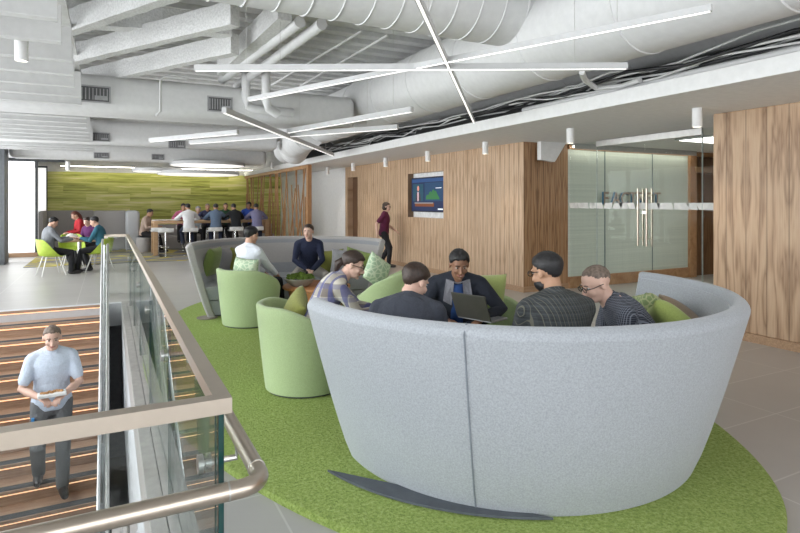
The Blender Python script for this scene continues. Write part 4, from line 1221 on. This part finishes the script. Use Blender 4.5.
# ------------------------------------------------------------------ ceiling services
def duct(label, p0, p1, r, rib=.9, flat=1.0, name='air_duct', ribr=.012, cat='duct', grp=None, n=40):
    p0, p1 = V(p0), V(p1); L = (p1-p0).length
    t = thing(name, label, cat, p0, 0, grp)
    d = (p1-p0).normalized(); s, u, _ = frame_from(d)
    def ring(c, k=1.0): return [c+(s*cos(2*pi*j/n)+u*sin(2*pi*j/n)*flat)*r*k for j in range(n)]
    m = MB(); m.rings([ring(V((0,0,0))), ring(d*L)]); m.build('duct_tube', DUCTW, t, True)
    if rib:
        k = int(L/rib)
        for i in range(1, k+1):
            c = d*(i*rib); m = MB()
            m.rings([ring(c-d*ribr, 1.0), ring(c-d*ribr*.5, 1+.022), ring(c+d*ribr*.5, 1+.022), ring(c+d*ribr, 1.0)])
            m.build('rib', DUCTW, t, True)
    return t
duct('big round white duct running along the edge of the wood-wall soffit', (4.30,-4,3.46), (4.30,14.3,3.46), .47, 1.25)
duct('wide spiral duct crossing high above the front sofa', (-2.6,4.95,3.78), (3.95,4.95,3.78), .42, .28, ribr=.008)
duct('short round duct joining the big ducts at the top', (3.0,3.1,3.8), (3.95,3.1,3.8), .33, .6)
duct('smaller round duct section near the branch screen', (3.95,12.1,3.15), (4.5,15.8,3.10), .34, .9)
duct('round duct stub hanging at the end of the big duct', (4.35,13.6,3.35), (4.35,14.6,2.98), .36, .5)
def box_duct(label, y0, y1, z0, z1, x0, x1, grilles):
    t = thing('rectangular_duct', label, 'duct', (0,y0,z0), 0, 'flat ducts crossing the ceiling')
    m = MB(); m.box((x0,0,0), (x1,y1-y0,z1-z0), .14, 5); m.build('duct_body', DUCTW, t, True, angle=50)
    for (gx, gz, w, h) in grilles:
        g = MB(); g.box((gx-w/2,-.012,gz-h/2-z0), (gx+w/2,.01,gz+h/2-z0)); g = g.build('air_grille', plain('grille_dark', (.10,.10,.105), .6), t, False)
        m = MB(); 
        k = 9
        for i in range(k): m.box((gx-w/2+w*(i+.5)/k-.006,-.02,gz-h/2-z0+.02), (gx-w/2+w*(i+.5)/k+.006,-.010,gz+h/2-z0-.02))
        m.box((gx+.02,-.022,gz-h/2-z0+.02), (gx+w/2-.02,-.018,gz-.02-z0))
        m.box((gx-w/2-.02,-.016,gz-h/2-z0-.02), (gx+w/2+.02,-.008,gz-h/2-z0)); m.box((gx-w/2-.02,-.016,gz+h/2-z0), (gx+w/2+.02,-.008,gz+h/2-z0+.02))
        m.box((gx-w/2-.02,-.016,gz-h/2-z0), (gx-w/2,-.008,gz+h/2-z0)); m.box((gx+w/2,-.016,gz-h/2-z0), (gx+w/2+.02,-.008,gz+h/2-z0))
        m.build('grille_blade', plain('grille_grey', (.38,.38,.39), .5), g, False)
    return t
def gxz(px, py, Y):
    x, y = XY(px, Y); d = y*cos(TH)+x*sin(TH); return x, CAMZ-(py-202)/FPX*d
def GR(px, py, Y, w, h): x, z = gxz(px, py, Y); return (x, z, w, h)
box_duct('nearest flat white duct with two dark grilles', 9.0, 9.75, 2.92, 3.46, -2.65, 3.8, [GR(93,94,9.0,.40,.20), GR(220,104.5,9.0,.34,.20)])
box_duct('second flat white duct with small grilles', 14.0, 14.7, 2.95, 3.46, -2.65, 3.8, [GR(100,137,14,.36,.16), GR(177,144.5,14,.34,.16)])
box_duct('farthest flat white duct with small grilles', 18.4, 19.0, 2.86, 3.35, -2.40, 4.6, [GR(101.5,155.5,18.4,.36,.14), GR(158,157,18.4,.32,.14)])
# baffles on the left
b0 = None
for i in range(20):
    y = 4.0+i*.66
    lab = 'thin white hanging ceiling baffle on the left side'
    if any(abs(y-a) < .42 for a in (9.35, 14.35)): continue
    if b0 is None:
        m = MB(); m.box((-2.35,0,0), (0,.035,.30)); m.box((-2.35,-.03,-.012), (0,.065,0))
        b0 = m.build('ceiling_baffle', plain('baffle_white', (.62,.62,.615), .7, var=.02), None, False)
        tag(b0, lab, 'baffle', 'white hanging baffles on the left'); b0.location = (-.30,y,2.95)
    else:
        c = b0.copy(); COL.objects.link(c); c.location = (-.30-.02*(i % 3),y,2.95)
# continuous upper plane above baffles
struct('ceiling_panel', MB().box((-2.7,-4,3.50), (-.35,20,3.55)), CEILW)
# sprayed beams
def beam(label, a, b, w, h, mat=FIREP, name='ceiling_beam'):
    a, b = V(a), V(b); n = 22; d = (b-a); s, u, dd = frame_from(d)
    m = MB(); rr = []
    rg = random.Random(int(abs(a.x*100+b.y*37)))
    for i in range(n+1):
        c = a+d*i/n; k = 1+rg.uniform(-.05,.05) if mat == FIREP else 1
        rr.append([c+s*w/2*k+u*h/2*k, c-s*w/2*k+u*h/2*k, c-s*w/2*k-u*h/2*k, c+s*w/2*k-u*h/2*k])
    m.rings(rr); o = m.build(name, mat, None, False); tag(o, label, 'beam'); return o
def P3(px, py, z): x, y = F(px, py, z); return (x, y, z)
beam('sprayed beam slanting up from the nearest baffles', P3(50,86,3.55), P3(235,44,3.55), .12, .24)
beam('sprayed beam slanting just beyond the first one', P3(60,58,3.55), P3(235,14,3.55), .12, .24)
beam('rough sprayed girder left of the pair of white pipes', P3(222,68,3.72), P3(285,8,3.72), .16, .26)
beam('sprayed beam running to the top edge above the baffles', P3(40,34,3.6), P3(190,-20,3.6), .12, .24)
beam('rough sprayed cross beam meeting the girder', P3(60,14,3.75), P3(232,26,3.75), .2, .25)
def pipe(label, pts, r, name='pipe', mat=DUCTW, cat='pipe'):
    o = MB().tube(pts, r, 14).build(name, mat, None, True, angle=60); return tag(o, label, cat)
pipe('left one of two thick parallel white pipes', [P3(222,80,3.6), P3(300,22,3.6)], .065)
pipe('right one of two thick parallel white pipes', [P3(237,86,3.6), P3(322,24,3.6)], .065)
pipe('thin white conduit crossing the deck, left of its pair', [P3(270,86,3.9), P3(362,31,3.9)], .018)
pipe('thin white conduit crossing the deck, right of its pair', [P3(300,86,3.9), P3(388,35,3.9)], .018)
def bent(px0, py0, z0, drops): pass
ax, ay = F(246, 84, 3.5)
pipe('white drop pipe with an elbow beside the second grille', [(ax,ay,3.75), (ax,ay,3.25), (ax+.04,ay,3.16), (ax+.12,ay,3.12), (ax+.75,ay,3.10)], .07)
ax2, ay2 = F(266, 82, 3.5)
pipe('white drop pipe ending over the ring lights', [(ax2,ay2,3.75), (ax2,ay2,3.22), (ax2+.05,ay2+.02,3.1), (ax2+.2,ay2+.05,3.02)], .07)
gx0, gy0 = F(158, 90, 3.3)
pipe('thin bent conduit beside the flat duct', [(gx0+.35,8.6,3.42), (gx0+.06,8.6,3.42), (gx0,8.6,3.36), (gx0,8.6,2.92), (gx0-.06,8.6,2.86)], .016)
pipe('white curved pipe looping under the big duct', [P3(582,72,2.98), P3(585,80,2.98), P3(596,88,2.98), P3(622,86,2.98), P3(640,80,2.98)], .03)
# clutter in the gap above the soffit
rc = random.Random(4)
for i in range(9):
    y = -1+rc.uniform(0,3); pts = []
    x = rc.uniform(5.0,5.35); z = rc.uniform(3.0,3.12)
    while y < 15:
        pts.append((x+rc.uniform(-.12,.12), y, z+rc.uniform(-.06,.07))); y += rc.uniform(.5,1.1)
    mt = DUCTW if i % 3 else BLACK
    o = MB().tube(pts, .012 if i % 3 else .02, 6).build('cable', mt, None, True, angle=80)
    tag(o, 'loose '+('white' if i % 3 else 'black')+' cable lying along the top of the soffit edge', 'cable', 'white cables on the soffit' if i % 3 else 'black cables on the soffit')
pipe('white conduit lying on the soffit edge at the right', [(5.3,-1,2.97), (5.3,6.4,2.97)], .035)
tag(MB().box((5.25,-4,2.913), (6.19,15,2.93)).build('plenum_shade_sheet', SHADEV, None, False), 'added black sheet on top of the soffit for the shade of the unlit gap', 'mat')  # black sheet added to keep the gap above the soffit in shade
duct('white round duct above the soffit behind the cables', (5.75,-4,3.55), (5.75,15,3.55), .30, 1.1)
struct('wall_plenum_shade_plane', MB().box((6.2,-4,2.93), (6.25,15,4.03)), plain('plenum_shade_grey', (.10,.10,.10), .9))  # added plane, its dark grey stands for shade in the plenum
# suspended linear lights
LEDM = emit('linear_led', (1,.98,.95), 1.6)
HOUS = plain('light_housing', (.52,.52,.52), .5, var=.02)
def linear(label, a, b, w=.045, h=.052):
    a, b = V(a), V(b); t = thing('linear_light', label, 'light', a, 0, None)
    d = b-a; s, u, _ = frame_from(d)
    def bar(ww, z0, z1, e=0):
        q = [s*ww/2+u*z1, -s*ww/2+u*z1, -s*ww/2+u*z0, s*ww/2+u*z0]
        dd = d.normalized()*e
        return MB().rings([[p+dd for p in q], [p+d-dd for p in q]])
    bar(w, 0, h).build('housing', HOUS, t, False)
    bar(w*.45, -.004, 0, .01).build('diffuser', LEDM, t, False)
    m = MB()
    for k in (.12, .88): c = d*k; m.tube([c+V((0,0,h)), V((c.x,c.y,ZD-a.z))], .0025, 5)
    m.build('suspension_wire', STEEL, t, False)
    return t
linear('long level white linear light nearest the middle', P3(195,71,2.79), P3(627,69,2.79))
linear('slanting linear light rising to the top right', P3(249,101,2.80), P3(712,11,2.80), .038, .042)
linear('bright linear light slanting down from the top edge', P3(411,-14,2.80), P3(474,123,2.80), .036, .04)
linear('linear light slanting down towards the soffit end', P3(224,113,2.75), P3(333,156,2.75), .06, .07)
linear('thin linear light crossing in front of the small ducts', P3(288,133,2.78), P3(412,112,2.78), .05, .07)
linear('far linear light close to level', P3(190,144,2.78), P3(398,129,2.78), .06, .07)
linear('farthest short linear light under the flat ducts', P3(150,142,2.78), P3(238,134,2.78), .06, .07)
def ring_light(label, px, py, z, R, disc=True):
    x, y = F(px, py, z); t = thing('disc_light', label, 'light', (x,y,z), 0, 'round disc lights over the high table')
    MB().lathe([(.02,.01), (R-.03,.01), (R,.0), (R,.10), (R-.03,.11), (.02,.11)], 48).build('housing', HOUS, t, True)
    MB().lathe([(.02,0), (R-.04,0), (R-.04,.009), (.02,.009)], 40).build('diffuser', emit('disc_led', (1,.98,.94), 1.1), t, True)
    m = MB()
    for a in (0, 2.1, 4.2): m.tube([(R*.6*cos(a),R*.6*sin(a),.11), (R*.6*cos(a),R*.6*sin(a),ZD-z)], .003, 5)
    m.build('suspension_wire', STEEL, t, False)
ring_light('upper of the large disc lights over the high table', 208, 166, 2.80, 1.15)
ring_light('lower large disc light over the high table', 199, 175, 2.52, 1.25)
ring_light('small disc light left of the large ones', 158, 172, 2.60, .75)
ww = thing('wall_washer_light', 'slim warm light strip along the top of the green wall', 'light', (2.0, 24.1, 2.97))
MB().box((-3.6,-.045,.012), (4.2,.045,.04)).build('housing', HOUS, ww, False)
MB().box((-3.55,-.04,.0), (4.15,.04,.012)).build('diffuser', emit('washer_led', (1,.95,.80), 18), ww, False)
# downlights
def downlight(label, x, y, ztop, zb, r=.055, grp='white cylinder downlights under the soffit'):
    t = thing('cylinder_downlight', label, 'light', (x,y,zb), 0, grp)
    MB().lathe([(r-.012,.012), (r-.008,0), (r,0), (r,ztop-zb), (.004,ztop-zb), (.004,.02)], 24).build('housing', WHITE, t, True)
    MB().lathe([(.003,.012), (r-.01,.012), (r-.01,.018), (.003,.018)], 20).build('lens', emit('downlight_lens', (1,.93,.82), 5), t, True)
    return t
labs = ['nearest cylinder downlight, in front of the glass entrance', 'cylinder downlight beside the wedge bracket', 'cylinder downlight in front of the wood wall corner', 'cylinder downlight right of the television', 'cylinder downlight above the television', 'cylinder downlight left of the television', 'cylinder downlight near the white wall']
for i, y in enumerate((4.3, 6.35, 8.5, 10.6, 12.7, 14.8, 16.9)):
    downlight(labs[i], 6.15, y, ZS, ZS-.22)
    sp = bpy.data.lights.new('downlight_spot', 'SPOT'); sp.energy = 34; sp.spot_size = radians(95); sp.spot_blend = .8; sp.color = (1,.9,.78); sp.shadow_soft_size = .05
    so = bpy.data.objects.new('downlight_spot', sp); COL.objects.link(so); so.location = (6.15,y,ZS-.235)
def dl2(label, px, py, z, d, h):
    x, y = PD(px, d); zb = CAMZ-(py-202)/FPX*d; downlight(label, x, y, zb+h, zb, .05, 'white cylinder downlights among the baffles')
dl2('large cylinder downlight hanging at the left edge', 21.5, 61, 0, 4.75, .19)
dl2('cylinder downlight above the roller blind', 68, 170.5, 0, 14, .22)
dl2('small cylinder downlight over the cafe table', 63, 134, 0, 11.5, .12)
dl2('small cylinder downlight left of the first grille', 54, 117.5, 0, 9.3, .06)
dl2('small far downlight in front of the branch screen', 272, 168.5, 0, 19, .22)
# cove glow above the frosted wall and lobby ceiling lights
lb = thing('lobby_cove_light', 'bright cove light strip along the top of the frosted wall', 'light', (9.5, 7.95, 2.68))
MB().box((-1.7,0,0), (1.8,.04,.03)).build('diffuser', emit('cove_led', (1,.96,.85), 9), lb, False)
MB().box((-1.72,-.02,.03), (1.82,.06,.07)).box((-1.72,-.025,-.03), (1.82,-.018,.07)).build('housing', HOUS, lb, False)
t = thing('lobby_ceiling_light', 'bright recessed ceiling panel inside the lobby', 'light', (9.9, 5.6, 2.71))
MB().box((-1.2,-.9,0), (1.2,.9,.03)).build('housing', HOUS, t, False)
MB().box((-1.15,-.85,-.006), (1.15,.85,0)).build('diffuser', emit('lobby_panel', (1,.98,.92), 6), t, False)
# ------------------------------------------------------------------ camera, world, colour
cam = bpy.data.cameras.new('camera'); co = bpy.data.objects.new('camera', cam); COL.objects.link(co)
co.location = (0,0,CAMZ); co.rotation_euler = (pi/2, 0, -TH); cam.sensor_width = 36; cam.lens = FPX/800*36; cam.shift_y = -(266.5-202)/800
cam.clip_start = .05; SC.camera = co
w = bpy.data.worlds.new('sky'); SC.world = w; w.use_nodes = True
bg = w.node_tree.nodes['Background']; bg.inputs[0].default_value = (.95,.97,1,1); bg.inputs[1].default_value = 4.5
def daylight(loc, rot, sx, sy, e):
    l = bpy.data.lights.new('daylight', 'AREA'); l.shape = 'RECTANGLE'; l.size = sx; l.size_y = sy; l.energy = e; l.color = (.98,.99,1)
    o = bpy.data.objects.new('daylight', l); COL.objects.link(o); o.location = loc; o.rotation_euler = rot
daylight((-3.6,11.0,2.2), (0,-pi/2,0), 4.2, 22, 1700)      # sky outside the left windows
daylight((2,-5.0,2.2), (pi/2,0,0), 9.4, 4.0, 110)         # sky outside the window wall behind the camera
SC.view_settings.view_transform = 'Standard'; SC.view_settings.look = 'None'; SC.view_settings.gamma = 1; SC.view_settings.exposure = -0.42
SC.cycles.max_bounces = 10; SC.cycles.transparent_max_bounces = 16; SC.cycles.diffuse_bounces = 6
SC.cycles.caustics_reflective = False; SC.cycles.caustics_refractive = False; SC.cycles.sample_clamp_indirect = 8
